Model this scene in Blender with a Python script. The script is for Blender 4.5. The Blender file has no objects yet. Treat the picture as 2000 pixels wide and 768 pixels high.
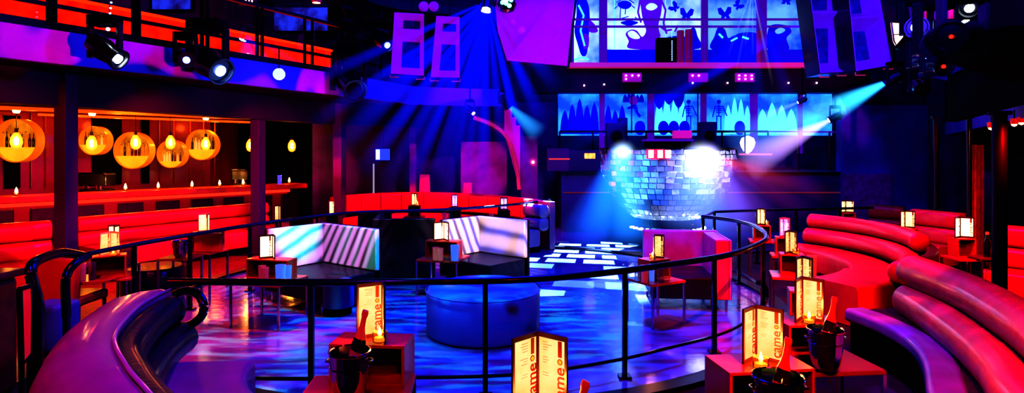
import bpy, math, random
from mathutils import Vector, Matrix
random.seed(7)
SC = bpy.context.scene
COL = SC.collection
PI = math.pi
H, F, YH = 2.05, 1200.0, 295.0        # eye height, focal length in px of a 2000 px frame, horizon row

def P(px, py, D):
    return Vector(((px-1000)*D/F, D, H-(py-YH)*D/F))
def G(px, py, z):
    return P(px, py, F*(H-z)/(py-YH))

# ------------------------------------------------------------------ materials
def newmat(name):
    m = bpy.data.materials.new(name); m.use_nodes = True
    nt = m.node_tree
    for n in list(nt.nodes): nt.nodes.remove(n)
    out = nt.nodes.new('ShaderNodeOutputMaterial')
    return m, nt, out
def N(nt, t, **kw):
    n = nt.nodes.new(t)
    for k, v in kw.items():
        if k in n.inputs: n.inputs[k].default_value = v
        else: setattr(n, k, v)
    return n
def c4(c): return (c[0], c[1], c[2], 1.0)

def pbr(name, col, rough=.5, metal=0, coat=0, noise=0, nscale=8, bump=0, bscale=60, emis=None, estr=0, trans=0, ior=1.45, spec=.5):
    m, nt, out = newmat(name)
    b = nt.nodes.new('ShaderNodeBsdfPrincipled')
    nt.links.new(b.outputs[0], out.inputs['Surface'])
    b.inputs['Base Color'].default_value = c4(col)
    b.inputs['Roughness'].default_value = rough
    b.inputs['Metallic'].default_value = metal
    b.inputs['Coat Weight'].default_value = coat
    b.inputs['Coat Roughness'].default_value = .12
    b.inputs['Transmission Weight'].default_value = trans
    b.inputs['IOR'].default_value = ior
    b.inputs['Specular IOR Level'].default_value = spec
    if emis is not None:
        b.inputs['Emission Color'].default_value = c4(emis)
        b.inputs['Emission Strength'].default_value = estr
    tc = N(nt, 'ShaderNodeTexCoord')
    if noise:
        nz = N(nt, 'ShaderNodeTexNoise', Scale=nscale, Detail=4.0)
        nt.links.new(tc.outputs['Object'], nz.inputs['Vector'])
        rp = N(nt, 'ShaderNodeValToRGB')
        rp.color_ramp.elements[0].position = .3; rp.color_ramp.elements[1].position = .7
        rp.color_ramp.elements[0].color = c4([max(0, c*(1-noise)) for c in col])
        rp.color_ramp.elements[1].color = c4([min(1, c*(1+noise)) for c in col])
        nt.links.new(nz.outputs['Fac'], rp.inputs[0])
        nt.links.new(rp.outputs[0], b.inputs['Base Color'])
    if bump:
        nb = N(nt, 'ShaderNodeTexNoise', Scale=bscale, Detail=3.0)
        nt.links.new(tc.outputs['Object'], nb.inputs['Vector'])
        bp = N(nt, 'ShaderNodeBump', Strength=bump, Distance=.02)
        nt.links.new(nb.outputs['Fac'], bp.inputs['Height'])
        nt.links.new(bp.outputs[0], b.inputs['Normal'])
    return m

def emit(name, col, s, noise=0, nscale=3, col2=None, stretch=None):
    m, nt, out = newmat(name)
    e = N(nt, 'ShaderNodeEmission', Strength=s); e.inputs['Color'].default_value = c4(col)
    nt.links.new(e.outputs[0], out.inputs['Surface'])
    if noise:
        tc = N(nt, 'ShaderNodeTexCoord')
        mp = N(nt, 'ShaderNodeMapping')
        if stretch: mp.inputs['Scale'].default_value = stretch
        nt.links.new(tc.outputs['Object'], mp.inputs['Vector'])
        nz = N(nt, 'ShaderNodeTexNoise', Scale=nscale, Detail=4.0)
        nt.links.new(mp.outputs[0], nz.inputs['Vector'])
        rp = N(nt, 'ShaderNodeValToRGB')
        rp.color_ramp.elements[0].position = .5-.5*(1-noise)*.5-.05; rp.color_ramp.elements[1].position = .62
        rp.color_ramp.elements[0].color = c4(col2 if col2 else [c*(1-noise) for c in col]); rp.color_ramp.elements[1].color = c4(col)
        nt.links.new(nz.outputs['Fac'], rp.inputs[0]); nt.links.new(rp.outputs[0], e.inputs['Color'])
    return m

M = {}
M['black_metal'] = pbr('black_metal', (.012,.012,.02), .3, .6)
M['black'] = pbr('black_matte', (.003,.003,.006), .75, spec=.1)
M['blackgloss'] = pbr('black_gloss', (.01,.01,.015), .25, coat=.4)
M['carpet'] = pbr('dark_carpet', (.035,.02,.03), .75, noise=.5, nscale=3, bump=.4, bscale=90)
M['wall_navy'] = pbr('navy_wall', (.05,.05,.16), .7, noise=.4, nscale=1.2)
M['wall_wine'] = pbr('wine_wall', (.22,.02,.02), .55, noise=.2, nscale=2)
M['ceiling'] = pbr('ceiling_paint', (.03,.03,.1), .8, noise=.4, nscale=1)
M['fascia'] = pbr('plaster_fascia', (.42,.2,.7), .55, noise=.15, nscale=1.5)
M['beam'] = pbr('dark_beam', (.02,.014,.035), .6, noise=.5, nscale=1.2)
M['column'] = pbr('painted_column', (.06,.02,.12), .5)
M['vinyl_red_lit'] = pbr('red_lit_vinyl', (.9,.035,.05), .34, coat=.25, bump=.12, bscale=40, noise=.12, nscale=3)  # near-white vinyl; the red light on it is put into the base
M['vinyl_violet_lit'] = pbr('violet_lit_vinyl', (.6,.07,.42), .38, coat=.4, bump=.12, bscale=45, noise=.15, nscale=3)  # pale vinyl with the violet and rose light in its base colour
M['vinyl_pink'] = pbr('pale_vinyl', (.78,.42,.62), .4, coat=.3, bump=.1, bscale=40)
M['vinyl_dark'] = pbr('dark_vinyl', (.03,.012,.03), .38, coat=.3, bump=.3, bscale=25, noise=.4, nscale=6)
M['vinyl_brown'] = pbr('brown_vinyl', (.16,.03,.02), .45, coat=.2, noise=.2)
M['vinyl_white'] = pbr('white_vinyl', (.82,.8,.86), .42, coat=.15, bump=.05)
M['chair_black'] = pbr('black_leather', (.008,.006,.012), .45, coat=.1)
M['drum'] = pbr('blue_grey_upholstery', (.07,.2,.6), .5, coat=.2, noise=.2, nscale=2)
M['orange_lacquer'] = pbr('red_orange_lacquer', (.85,.07,.035), .3, coat=.5)
M['pink_metal'] = pbr('satin_steel', (.75,.5,.55), .25, 1.0)
M['chrome'] = pbr('chrome', (.8,.8,.85), .08, 1.0)
M['bucket'] = pbr('bucket_steel', (.55,.5,.55), .09, 1.0)
M['glass'] = pbr('clear_glass', (.95,.92,1), .04, trans=.9, ior=1.3)
M['glass_amber'] = pbr('candle_glass', (1,.6,.3), .1, trans=.8, ior=1.3)
M['bottle_green'] = pbr('dark_green_glass', (.03,.08,.04), .08, coat=.5)
M['foil'] = pbr('pink_foil', (.95,.16,.16), .35, .1, emis=(1,.05,.03), estr=.12)
M['frame_dark'] = pbr('dark_wood_frame', (.09,.015,.012), .4, coat=.2)
M['frame_red'] = pbr('red_brown_frame', (.35,.03,.02), .4, coat=.2)
M['paper'] = emit('lit_menu_paper', (1,.66,.32), .72, noise=.7, nscale=4, col2=(1,.45,.13))
M['paper_hot'] = emit('bright_menu_paper', (1,.72,.36), 1.2, noise=.6, nscale=5, col2=(1,.55,.18))
M['paper_white'] = emit('white_hot_menu_paper', (1,.85,.6), 1.7, noise=.5, nscale=7, col2=(1,.62,.25))
M['paper_violet'] = emit('violet_lit_menu_paper', (.75,.45,1), 1.2, noise=.5, nscale=7, col2=(.5,.1,1))
M['ink'] = pbr('brown_red_ink', (.25,.01,.01), .6)
M['ink_orange'] = emit('orange_ink', (1,.3,.02), 1)
M['ink_fine'] = pbr('faint_brown_ink', (.45,.12,.03), .6)
M['flame'] = emit('flame', (1,.62,.2), 14)
M['wax'] = pbr('wax', (1,.7,.4), .5, emis=(1,.35,.06), estr=1.2)
M['bulb'] = emit('bulb_filament', (1,.72,.25), 9)
M['bulb_glass'] = pbr('amber_bulb_glass', (1,.6,.2), .1, trans=.7, emis=(1,.35,.03), estr=.9)
M['amber_back'] = emit('amber_reflection', (.95,.3,.02), .62, noise=.6, nscale=2.2, col2=(.45,.1,.005))
M['amber_rim'] = pbr('amber_lacquer', (.9,.34,.05), .3, coat=.5, emis=(1,.22,.01), estr=.22)
M['amber_bright'] = emit('amber_sheen', (1,.36,.02), .85, noise=.4, nscale=1.5)
M['lens_white'] = emit('white_lens', (.75,.85,1), 22)
M['lens_blue'] = emit('blue_lens', (.15,.3,1), 10)
M['lens_cyan'] = emit('cyan_lens', (.3,.85,1), 18)
M['lens_amber'] = emit('amber_lens', (1,.45,.15), 10)
M['lens_green'] = emit('green_lens', (.1,1,.45), 4)
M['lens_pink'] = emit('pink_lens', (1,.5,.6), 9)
M['led_red'] = emit('red_led', (1,.02,.01), 2)
M['orange_strip'] = emit('orange_glow_strip', (1,.03,.002), 1.6)

# ------------------------------------------------------------------ mesh builder
class MB:
    def __init__(s): s.v = []; s.f = []
    def add(s, vs, fs):
        n = len(s.v); s.v += [Vector(v) for v in vs]; s.f += [[i+n for i in f] for f in fs]; return s
    def box(s, c, d, rz=0, taper=1.0, rx=0, ry=0):
        R = Matrix.Rotation(rz, 3, 'Z') @ Matrix.Rotation(ry, 3, 'Y') @ Matrix.Rotation(rx, 3, 'X')
        vs = []
        for z in (-.5, .5):
            t = taper if z > 0 else 1
            for x, y in ((-.5,-.5),(.5,-.5),(.5,.5),(-.5,.5)):
                vs.append(Vector(c) + R @ Vector((x*d[0]*t, y*d[1]*t, z*d[2])))
        return s.add(vs, [[3,2,1,0],[4,5,6,7],[0,1,5,4],[1,2,6,5],[2,3,7,6],[3,0,4,7]])
    def b2(s, lo, hi):
        return s.box([(a+b)/2 for a, b in zip(lo, hi)], [b-a for a, b in zip(lo, hi)])
    def lathe(s, prof, seg=24, c=(0,0,0), cap=True, R=None):
        c = Vector(c); vs = []; fs = []; n = len(prof)
        for i in range(seg):
            a = 2*PI*i/seg
            for r, z in prof:
                p = Vector((r*math.cos(a), r*math.sin(a), z))
                vs.append(c + (R @ p if R else p))
        for i in range(seg):
            j = (i+1) % seg
            for k in range(n-1):
                fs.append([i*n+k, j*n+k, j*n+k+1, i*n+k+1])
        if cap:
            fs.append([i*n for i in range(seg)][::-1]); fs.append([i*n+n-1 for i in range(seg)])
        return s.add(vs, fs)
    def cyl(s, p0, p1, r, seg=12, r1=None):
        p0 = Vector(p0); p1 = Vector(p1); d = p1-p0
        R = d.to_track_quat('Z', 'Y').to_matrix()
        return s.lathe([(r, 0), (r if r1 is None else r1, d.length)], seg, p0, True, R)
    def tube(s, pts, r, seg=8, sx=1, sz=1):
        pts = [Vector(p) for p in pts]; n = len(pts); vs = []; fs = []
        for i, p in enumerate(pts):
            t = (pts[min(i+1, n-1)]-pts[max(i-1, 0)]).normalized()
            up = Vector((0,0,1)) if abs(t.z) < .95 else Vector((0,1,0))
            a = t.cross(up).normalized(); b = a.cross(t).normalized()
            for k in range(seg):
                an = 2*PI*(k+.5)/seg
                vs.append(p + a*math.cos(an)*r*sx + b*math.sin(an)*r*sz)
        for i in range(n-1):
            for k in range(seg):
                k2 = (k+1) % seg
                fs.append([i*seg+k, i*seg+k2, (i+1)*seg+k2, (i+1)*seg+k])
        fs.append(list(range(seg))[::-1]); fs.append([(n-1)*seg+k for k in range(seg)])
        return s.add(vs, fs)
    def prism(s, poly, z0, z1):
        n = len(poly)
        vs = [(x, y, z0) for x, y in poly] + [(x, y, z1) for x, y in poly]
        return s.add(vs, [list(range(n))[::-1], list(range(n, 2*n))] + [[i, (i+1) % n, (i+1) % n+n, i+n] for i in range(n)])
    def slab(s, pts, t):
        """flat polygon of 3-D points given a thickness vector"""
        n = len(pts); pts = [Vector(p) for p in pts]; t = Vector(t)
        return s.add(pts+[p+t for p in pts], [list(range(n)), list(range(n, 2*n))[::-1]] + [[i, i+n, (i+1) % n+n, (i+1) % n] for i in range(n)])
    def sweep(s, path, prof, round_=0, ws=None):
        """closed profile (u = to the left of the path, v = up) swept along an XY path"""
        path = [Vector((p[0], p[1], p[2] if len(p) > 2 else 0)) for p in path]
        n = len(path); m = len(prof); rings = []
        cu = sum(p[0] for p in prof)/m; cv = sum(p[1] for p in prof)/m
        fr = []
        for i, p in enumerate(path):
            t = (path[min(i+1, n-1)]-path[max(i-1, 0)]); t.z = 0; t.normalize()
            k_ = 1 if ws is None else ws(i/(n-1))
            fr.append((p, t, Vector((-t.y, t.x, 0))*k_))
        def ring(p, t, nn, sc, off):
            return [p + t*off + nn*(cu+(u-cu)*sc) + Vector((0,0,cv+(v-cv)*sc)) for u, v in prof]
        if round_:
            for a in (85, 60, 35, 15): rings.append(ring(*fr[0], 1-(1-math.cos(math.radians(a)))*.95, -round_*math.sin(math.radians(a))))
        for f_ in fr: rings.append(ring(*f_, 1, 0))
        if round_:
            for a in (15, 35, 60, 85): rings.append(ring(*fr[-1], 1-(1-math.cos(math.radians(a)))*.95, round_*math.sin(math.radians(a))))
        vs = [v for r in rings for v in r]; fs = []
        for i in range(len(rings)-1):
            for k in range(m):
                k2 = (k+1) % m
                fs.append([i*m+k, (i+1)*m+k, (i+1)*m+k2, i*m+k2])
        fs.append(list(range(m))); fs.append([(len(rings)-1)*m+k for k in range(m)][::-1])
        return s.add(vs, fs)
    def build(s, name, mat, parent=None, smooth=False, bevel=0, seg=2, weld=False):
        me = bpy.data.meshes.new(name); me.from_pydata([tuple(v) for v in s.v], [], s.f); me.update()
        me.materials.append(M[mat] if isinstance(mat, str) else mat)
        o = bpy.data.objects.new(name, me); COL.objects.link(o)
        if parent: o.parent = parent
        if bevel:
            bv = o.modifiers.new('bevel', 'BEVEL'); bv.width = bevel; bv.segments = seg; bv.limit_method = 'ANGLE'; bv.angle_limit = .6
        if smooth:
            for p in me.polygons: p.use_smooth = True
            try: me.set_sharp_from_angle(angle=.7)
            except Exception: pass
        return o

def crv(pts, n=8):
    """Catmull-Rom through the points"""
    pts = [Vector(p) for p in pts]; out = []
    q = [pts[0]*2-pts[1]] + pts + [pts[-1]*2-pts[-2]]
    for i in range(1, len(q)-2):
        for k in range(n):
            t = k/n
            out.append(.5*((2*q[i]) + (q[i+1]-q[i-1])*t + (2*q[i-1]-5*q[i]+4*q[i+1]-q[i+2])*t*t + (3*q[i]-q[i-1]-3*q[i+1]+q[i+2])*t**3))
    out.append(pts[-1]); return out
def arc(cx, cy, r, a0, a1, n=32, z=0):
    return [Vector((cx+r*math.cos(math.radians(a0+(a1-a0)*i/n)), cy+r*math.sin(math.radians(a0+(a1-a0)*i/n)), z)) for i in range(n+1)]
def circ(cu, cv, r, n=20, sv=1):
    return [(cu+r*math.cos(2*PI*i/n), cv+r*sv*math.sin(2*PI*i/n)) for i in range(n)]
def rrect(u0, u1, v0, v1, r, n=5):
    out = []
    for cu, cv, a in ((u1-r, v1-r, 0), (u0+r, v1-r, 90), (u0+r, v0+r, 180), (u1-r, v0+r, 270)):
        for i in range(n+1):
            t = math.radians(a+90*i/n); out.append((cu+r*math.cos(t), cv+r*math.sin(t)))
    return out

def tag(o, label, cat, group=None, kind=None):
    o['label'] = label; o['category'] = cat
    if group: o['group'] = group
    if kind: o['kind'] = kind
    return o
def thing(name, label, cat, loc=(0,0,0), rz=0, group=None):
    o = bpy.data.objects.new(name, None); COL.objects.link(o)
    o.empty_display_size = .1
    o.location = loc; o.rotation_euler = (0, 0, rz)
    return tag(o, label, cat, group)
def struct(o, label=None):
    o['kind'] = 'structure'
    if label: o['label'] = label
    return o

# ------------------------------------------------------------------ lights
def look(o, tgt):
    o.rotation_euler = (Vector(tgt)-Vector(o.location)).to_track_quat('-Z', 'Y').to_euler()
def gobo(l, kind, scale, thr=.5, soft=.08, rot=0, stretch=1.0, invert=False):
    l.use_nodes = True; nt = l.node_tree
    e = [n for n in nt.nodes if n.type == 'EMISSION'][0]
    e.inputs['Color'].default_value = (1,1,1,1)
    tc = N(nt, 'ShaderNodeTexCoord'); sp = N(nt, 'ShaderNodeSeparateXYZ'); nt.links.new(tc.outputs['Normal'], sp.inputs[0])
    cb = N(nt, 'ShaderNodeCombineXYZ')
    for ax in ('X', 'Y'):
        d = N(nt, 'ShaderNodeMath', operation='DIVIDE'); nt.links.new(sp.outputs[ax], d.inputs[0]); nt.links.new(sp.outputs['Z'], d.inputs[1])
        nt.links.new(d.outputs[0], cb.inputs[ax])
    mp = N(nt, 'ShaderNodeMapping'); mp.inputs['Rotation'].default_value = (0,0,math.radians(rot)); mp.inputs['Scale'].default_value = (scale, scale*stretch, scale)
    nt.links.new(cb.outputs[0], mp.inputs[0])
    if kind == 'dots':
        t = N(nt, 'ShaderNodeTexVoronoi', Scale=1.0); nt.links.new(mp.outputs[0], t.inputs['Vector']); src = t.outputs['Distance']; inv = not invert
    elif kind == 'grid':
        t = N(nt, 'ShaderNodeTexBrick', Scale=1.0); nt.links.new(mp.outputs[0], t.inputs['Vector'])
        t.inputs['Mortar Size'].default_value = .1; t.inputs['Brick Width'].default_value = .9; t.inputs['Row Height'].default_value = .6; t.inputs['Color1'].default_value = (1,1,1,1); t.inputs['Color2'].default_value = (.15,.15,.15,1); t.inputs['Mortar'].default_value = (0,0,0,1)
        t.inputs['Bias'].default_value = -.1
        src = t.outputs['Color']; inv = False
    elif kind == 'stripes':
        t = N(nt, 'ShaderNodeTexWave', Scale=1.0, Distortion=2.0); nt.links.new(mp.outputs[0], t.inputs['Vector']); src = t.outputs['Fac']; inv = False
    else:
        t = N(nt, 'ShaderNodeTexNoise', Scale=1.0, Detail=2.0); nt.links.new(mp.outputs[0], t.inputs['Vector']); src = t.outputs['Fac']; inv = False
    mr = N(nt, 'ShaderNodeMapRange'); mr.inputs['From Min'].default_value = thr-soft; mr.inputs['From Max'].default_value = thr+soft
    if inv: mr.inputs['To Min'].default_value = 1; mr.inputs['To Max'].default_value = 0
    nt.links.new(src, mr.inputs['Value']); nt.links.new(mr.outputs[0], e.inputs['Strength'])
def spot(loc, tgt, col, w, ang=40, blend=.5, size=.06, gb=None):
    l = bpy.data.lights.new('spot', 'SPOT'); l.color = col; l.energy = w; l.spot_size = math.radians(ang); l.spot_blend = blend; l.shadow_soft_size = size
    o = bpy.data.objects.new('spot_light', l); COL.objects.link(o); o.location = loc; look(o, tgt)
    if gb: gobo(l, **gb)
    return o
def area(loc, tgt, col, w, sx=2, sy=2):
    l = bpy.data.lights.new('area', 'AREA'); l.color = col; l.energy = w; l.shape = 'RECTANGLE'; l.size = sx; l.size_y = sy
    o = bpy.data.objects.new('wash_light', l); COL.objects.link(o); o.location = loc; look(o, tgt); return o
def point(loc, col, w, r=.05):
    l = bpy.data.lights.new('point', 'POINT'); l.color = col; l.energy = w; l.shadow_soft_size = r
    o = bpy.data.objects.new('point_light', l); COL.objects.link(o); o.location = loc; return o

# ------------------------------------------------------------------ haze beams (emissive volumes in the smoke)
_bm = {}
def beam_mat(col, s, k, tail):
    key = (tuple(col), round(s, 3), round(k, 3), tail)
    if key in _bm: return _bm[key]
    m, nt, out = newmat('lit_haze')
    e = N(nt, 'ShaderNodeEmission'); e.inputs['Color'].default_value = c4(col)
    tc = N(nt, 'ShaderNodeTexCoord'); sp = N(nt, 'ShaderNodeSeparateXYZ'); nt.links.new(tc.outputs['Object'], sp.inputs[0])
    def mth(op, a, b=None):
        n = N(nt, 'ShaderNodeMath', operation=op)
        for i, v in enumerate((a, b)):
            if v is None: continue
            if isinstance(v, (int, float)): n.inputs[i].default_value = v
            else: nt.links.new(v, n.inputs[i])
        return n.outputs[0]
    x2 = mth('MULTIPLY', sp.outputs['X'], sp.outputs['X']); y2 = mth('MULTIPLY', sp.outputs['Y'], sp.outputs['Y'])
    r2 = mth('ADD', x2, y2)
    R = mth('ADD', mth('MULTIPLY', sp.outputs['Z'], 1-k), k); R2 = mth('MULTIPLY', R, R)
    rad = mth('MAXIMUM', mth('SUBTRACT', 1.0, mth('DIVIDE', r2, R2)), 0.0)
    fall = mth('POWER', mth('MAXIMUM', mth('SUBTRACT', 1.0, sp.outputs['Z']), 0.0), tail)
    st = mth('MULTIPLY', mth('DIVIDE', mth('MULTIPLY', rad, fall), mth('ADD', R, .08)), s)
    nt.links.new(st, e.inputs['Strength'])
    nt.links.new(e.outputs[0], out.inputs['Volume'])
    _bm[key] = m; return m
def beam(p0, p1, r0, r1, col, s, label, tail=1.0, group=None):
    p0 = Vector(p0); p1 = Vector(p1); L = (p1-p0).length; k = r0/r1
    o = MB().lathe([(k, 0), (1, 1)], 16).build('light_beam', beam_mat(col, s, k, tail))
    o.scale = (r1, r1, L); o.location = p0; o.rotation_mode = 'QUATERNION'; o.rotation_quaternion = (p1-p0).to_track_quat('Z', 'Y')
    tag(o, label, 'light beam', group, 'stuff'); return o

# ================================================================== CAMERA / WORLD
cd = bpy.data.cameras.new('camera'); cam = bpy.data.objects.new('camera', cd); COL.objects.link(cam)
cd.sensor_width = 36; cd.lens = 36*F/2000; cd.shift_y = -(384-YH)/2000; cd.clip_end = 100; cd.clip_start = .05
cam.location = (0, 0, H); cam.rotation_euler = (PI/2, 0, 0); SC.camera = cam
w = bpy.data.worlds.new('world'); SC.world = w; w.use_nodes = True
w.node_tree.nodes['Background'].inputs[0].default_value = (.0, .003, .2, 1); w.node_tree.nodes['Background'].inputs[1].default_value = .22
SC.view_settings.view_transform = 'Standard'; SC.view_settings.look = 'Very High Contrast'; SC.view_settings.exposure = .3
SC.cycles.use_denoising = True
try: SC.cycles.denoiser = 'OPENIMAGEDENOISE'
except Exception: pass
SC.cycles.max_bounces = 5; SC.cycles.diffuse_bounces = 0; SC.cycles.glossy_bounces = 3; SC.cycles.transmission_bounces = 5
SC.cycles.transparent_max_bounces = 96; SC.cycles.volume_bounces = 0
SC.cycles.sample_clamp_indirect = 3.0; SC.cycles.sample_clamp_direct = 12.0
SC.cycles.caustics_reflective = False; SC.cycles.caustics_refractive = False
SC.cycles.volume_step_rate = 1.5; SC.cycles.volume_max_steps = 96

def wallbox(name, A, B, z0, z1, t, mat, **kw):
    """vertical wall between two plan points, thickness to the left of A->B"""
    A = Vector((A[0], A[1], 0)); B = Vector((B[0], B[1], 0)); d = (B-A).normalized(); n = Vector((-d.y, d.x, 0))*t
    return MB().prism([(A.x, A.y), (B.x, B.y), (B.x+n.x, B.y+n.y), (A.x+n.x, A.y+n.y)], z0, z1).build(name, mat, **kw)
def hit(px, A, B):
    """depth where the vertical plane through the pixel column crosses the plan line A-B"""
    k = (px-1000)/F; ax, ay = A[0], A[1]; dx, dy = B[0]-A[0], B[1]-A[1]
    t = (k*ay-ax)/(dx-k*dy); return ay+t*dy

# ================================================================== ROOM SHELL
struct(MB().b2((-17, -3, -.2), (17, 23, -.01)).build('floor', 'carpet'))
struct(MB().b2((-17, -3, 7.6), (17, 23, 7.8)).build('ceiling', 'ceiling'))
struct(MB().b2((-17, 20, -.1), (17, 20.3, 7.7)).build('wall_back', 'wall_navy'))
struct(wallbox('wall_left', (-17, 9.5), (-7.9, 20.5), -.1, 7.7, -.001, 'wall_wine'))
struct(MB().b2((-17.2, -3, -.1), (-17, 20.2, 7.7)).build('wall_side', 'wall_navy'))
struct(MB().b2((13.5, -3, -.1), (13.8, 20.2, 7.7)).build('wall_right', 'wall_navy'))
struct(MB().b2((-17, -3.2, -.1), (17, -3, 7.7)).build('wall_front', 'black'))

# dance floor: circular, polished, slightly raised, kerb ring
M['dance'] = pbr('polished_dance_floor', (.15,.2,.42), .14, coat=.6, noise=.35, nscale=1.6, bump=.25, bscale=7)
DC = (-.6, 9.05); DR = 4.15
struct(MB().lathe([(0, -.02), (DR, -.02), (DR, .0), (0, .0)], 96, (DC[0], DC[1], 0), cap=False).build('floor_dance', 'dance'))
struct(MB().lathe([(DR-.01, -.02), (DR+.16, -.02), (DR+.16, .035), (DR-.01, .035), (DR-.01, -.02)], 96, (DC[0], DC[1], 0), cap=False).build('trim_1', 'black_metal'))
# polished floor between the dance floor and the stage
struct(MB().b2((-1.5, 12.6, -.009), (8.5, 16.4, -.004)).build('floor_stage', 'dance'))
# left platform floor (warm carpet strip seen past the dance floor)
struct(MB().b2((-8.0, 5.2, -.009), (-4.4, 12, -.005)).build('floor_platform', pbr('red_carpet', (.3,.02,.02), .4, coat=.2, noise=.4)))

# ================================================================== COLUMNS AND BEAM (left)
def column(name, px0, pxm, px1, D, z1):
    xl, xr = (px0-1000)*D/F, (pxm-1000)*D/F; D2 = xr*F/(px1-1000)
    return struct(MB().b2((xl, D, 0), (xr, D2, z1)).build(name, 'column', bevel=.006))
column('wall_column_front', 105, 128, 153, 8.5, 3.16)
column('wall_column_middle', 489, 505, 519, 12.2, 3.16)
column('wall_column_rear', 650, 666, 676, 14.3, 3.16)
BL = [(-9.6, 2.6), (-6.3, 8.55), (-5.0, 12.25), (-4.15, 14.35), (-2.2, 16.2), (.1, 16.6)]
mb = MB(); mb.sweep([(x, y) for x, y in BL], [(-.05, 2.68), (.35, 2.68), (.35, 3.16), (-.05, 3.16)])
struct(mb.build('wall_beam', 'beam'))

# ================================================================== BALCONY left
def Ept(px): 
    D = 1320/(183-.112*px); return Vector(((px-1000)*D/F, D, 0))
E = [Ept(x) for x in (-260, 0, 120, 250, 375, 500, 600, 680, 745)] + [Vector((-2.3, 14.4, 0)), Vector((-1.2, 14.9, 0)), Vector((-.2, 15.1, 0))]
Es = crv(E, 6)
def off(path, d):
    out = []
    for i, p in enumerate(path):
        t = (path[min(i+1, len(path)-1)]-path[max(i-1, 0)]).normalized(); out.append(p + Vector((-t.y, t.x, 0))*d)
    return out
struct(MB().sweep(Es, [(0, 3.15), (.14, 3.15), (.14, 3.57), (0, 3.57)]).build('wall_balcony_fascia', 'fascia', smooth=True))
struct(MB().sweep(Es, [(.14, 3.17), (3.6, 3.17), (3.6, 3.5), (.14, 3.5)]).build('floor_balcony', 'beam'))
# balcony rear wall with blue-lit recesses
M['balc_back'] = pbr('balcony_wall', (.06,.03,.1), .6, noise=.6, nscale=1.2)
struct(MB().sweep(off(Es, 3.4), [(0, 3.5), (.1, 3.5), (.1, 6.2), (0, 6.2)]).build('wall_balcony', 'balc_back'))
struct(MB().sweep(off(Es, .9), [(0, 5.55), (3.4, 5.55), (3.4, 5.75), (0, 5.75)]).build('ceiling_balcony', 'beam'))
# glowing low wall behind the balustrade
Eg = [p for p in off(Es, 1.45) if True]
def cut_px(path, x0, x1): return [p for p in path if x0 <= 1000+F*p.x/p.y <= x1]
M['orange_wall'] = emit('orange_red_glow_panel', (1,.022,.001), 1.0, noise=.5, nscale=5, col2=(.55,.006,.0))
g = thing('glowing_counter', 'long orange-red glowing counter front on the balcony behind the glass', 'counter', Eg[0])
def rel(path, o): return [Vector((p.x-o[0], p.y-o[1], 0)) for p in path]
gp = rel(cut_px(Eg, -400, 668), Eg[0])
MB().sweep(gp, [(0, 3.52), (.1, 3.52), (.1, 4.30), (0, 4.30)]).build('front_panel', 'orange_wall', g)
MB().sweep(gp, [(-.06, 4.30), (.4, 4.30), (.4, 4.34), (-.06, 4.34)]).build('counter_top', 'orange_strip', g)
# balustrade
bal = thing('balustrade', 'black metal balcony balustrade with glass panes along the upper left', 'railing', E[0])
er = rel(cut_px(Es, -400, 760), E[0])
MB().sweep(er, [(0, 3.57), (.1, 3.57), (.1, 3.67), (0, 3.67)]).build('bottom_channel', 'black_metal', bal)
MB().sweep(er, [(.02, 3.86), (.07, 3.86), (.07, 3.91), (.02, 3.91)]).build('middle_rail', 'black_metal', bal)
MB().sweep(er, [(0, 4.50), (.08, 4.50), (.08, 4.555), (0, 4.555)]).build('top_rail', 'black_metal', bal)
m, nt, out = newmat('thin_glass'); M['pane'] = m
mx = N(nt, 'ShaderNodeMixShader', Fac=.06); tr = N(nt, 'ShaderNodeBsdfTransparent'); gl = N(nt, 'ShaderNodeBsdfGlossy', Roughness=.03)
nt.links.new(tr.outputs[0], mx.inputs[1]); nt.links.new(gl.outputs[0], mx.inputs[2]); nt.links.new(mx.outputs[0], out.inputs[0])
pp = [-250, -120, 95, 106, 261, 271, 395, 406, 503, 513, 596, 611, 672, 745]
for i, x in enumerate(pp):
    e = Ept(x) if x < 700 else E[8]
    MB().box((e.x-E[0].x-.02, e.y-E[0].y+.03, 4.05), (.045, .045, .98)).build('post', 'black_metal', bal)
for a, b in ((0, 1), (1, 2), (3, 4), (5, 6), (7, 8), (9, 10), (11, 12), (12, 13)):
    A = Ept(pp[a]) if pp[a] < 700 else E[8]; B = Ept(pp[b]) if pp[b] < 700 else E[8]
    A = A-E[0]; B = B-E[0]; n = Vector((0, .02, 0))
    MB().slab([(A.x, A.y+.03, 3.67), (B.x, B.y+.03, 3.67), (B.x, B.y+.03, 4.5), (A.x, A.y+.03, 4.5)], (0, .008, 0)).build('glass_pane', 'pane', bal)
# blue-lit armchair shapes and a lit exit sign on the balcony
def px_slab(name, pts, D, mat, parent=None, t=.02, o=None):
    q = [P(x, y, D) for x, y in pts]
    if parent is not None and o is None: o = parent.location
    if o is not None: q = [v-Vector(o) for v in q]
    return MB().slab(q, (0, t, 0)).build(name, mat, parent)
# tall framed mirrors / recesses above the glowing counter
M['blue_pic'] = emit('blue_lit_picture', (.05,.08,1), .5, noise=.8, nscale=2.5, col2=(.03,.005,.12))
for x0, x1, y0, y1, D, lb in ((298, 372, -60, 18, 12.2, 'blue lit framed picture on the balcony wall, left of the tall black frame'), (520, 640, -10, 60, 15.0, 'wide blue lit framed picture on the balcony wall, above the glowing counter end')):
    c = P((x0+x1)/2, (y0+y1)/2, D); t = thing('wall_picture', lb, 'picture', c)
    w_ = (x1-x0)*D/F; h_ = (y1-y0)*D/F
    MB().box((0, .03, 0), (w_+.12, .05, h_+.12)).build('frame', 'black_metal', t)
    MB().box((0, -.005, 0), (w_, .02, h_)).build('picture_panel', 'blue_pic', t)
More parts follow.
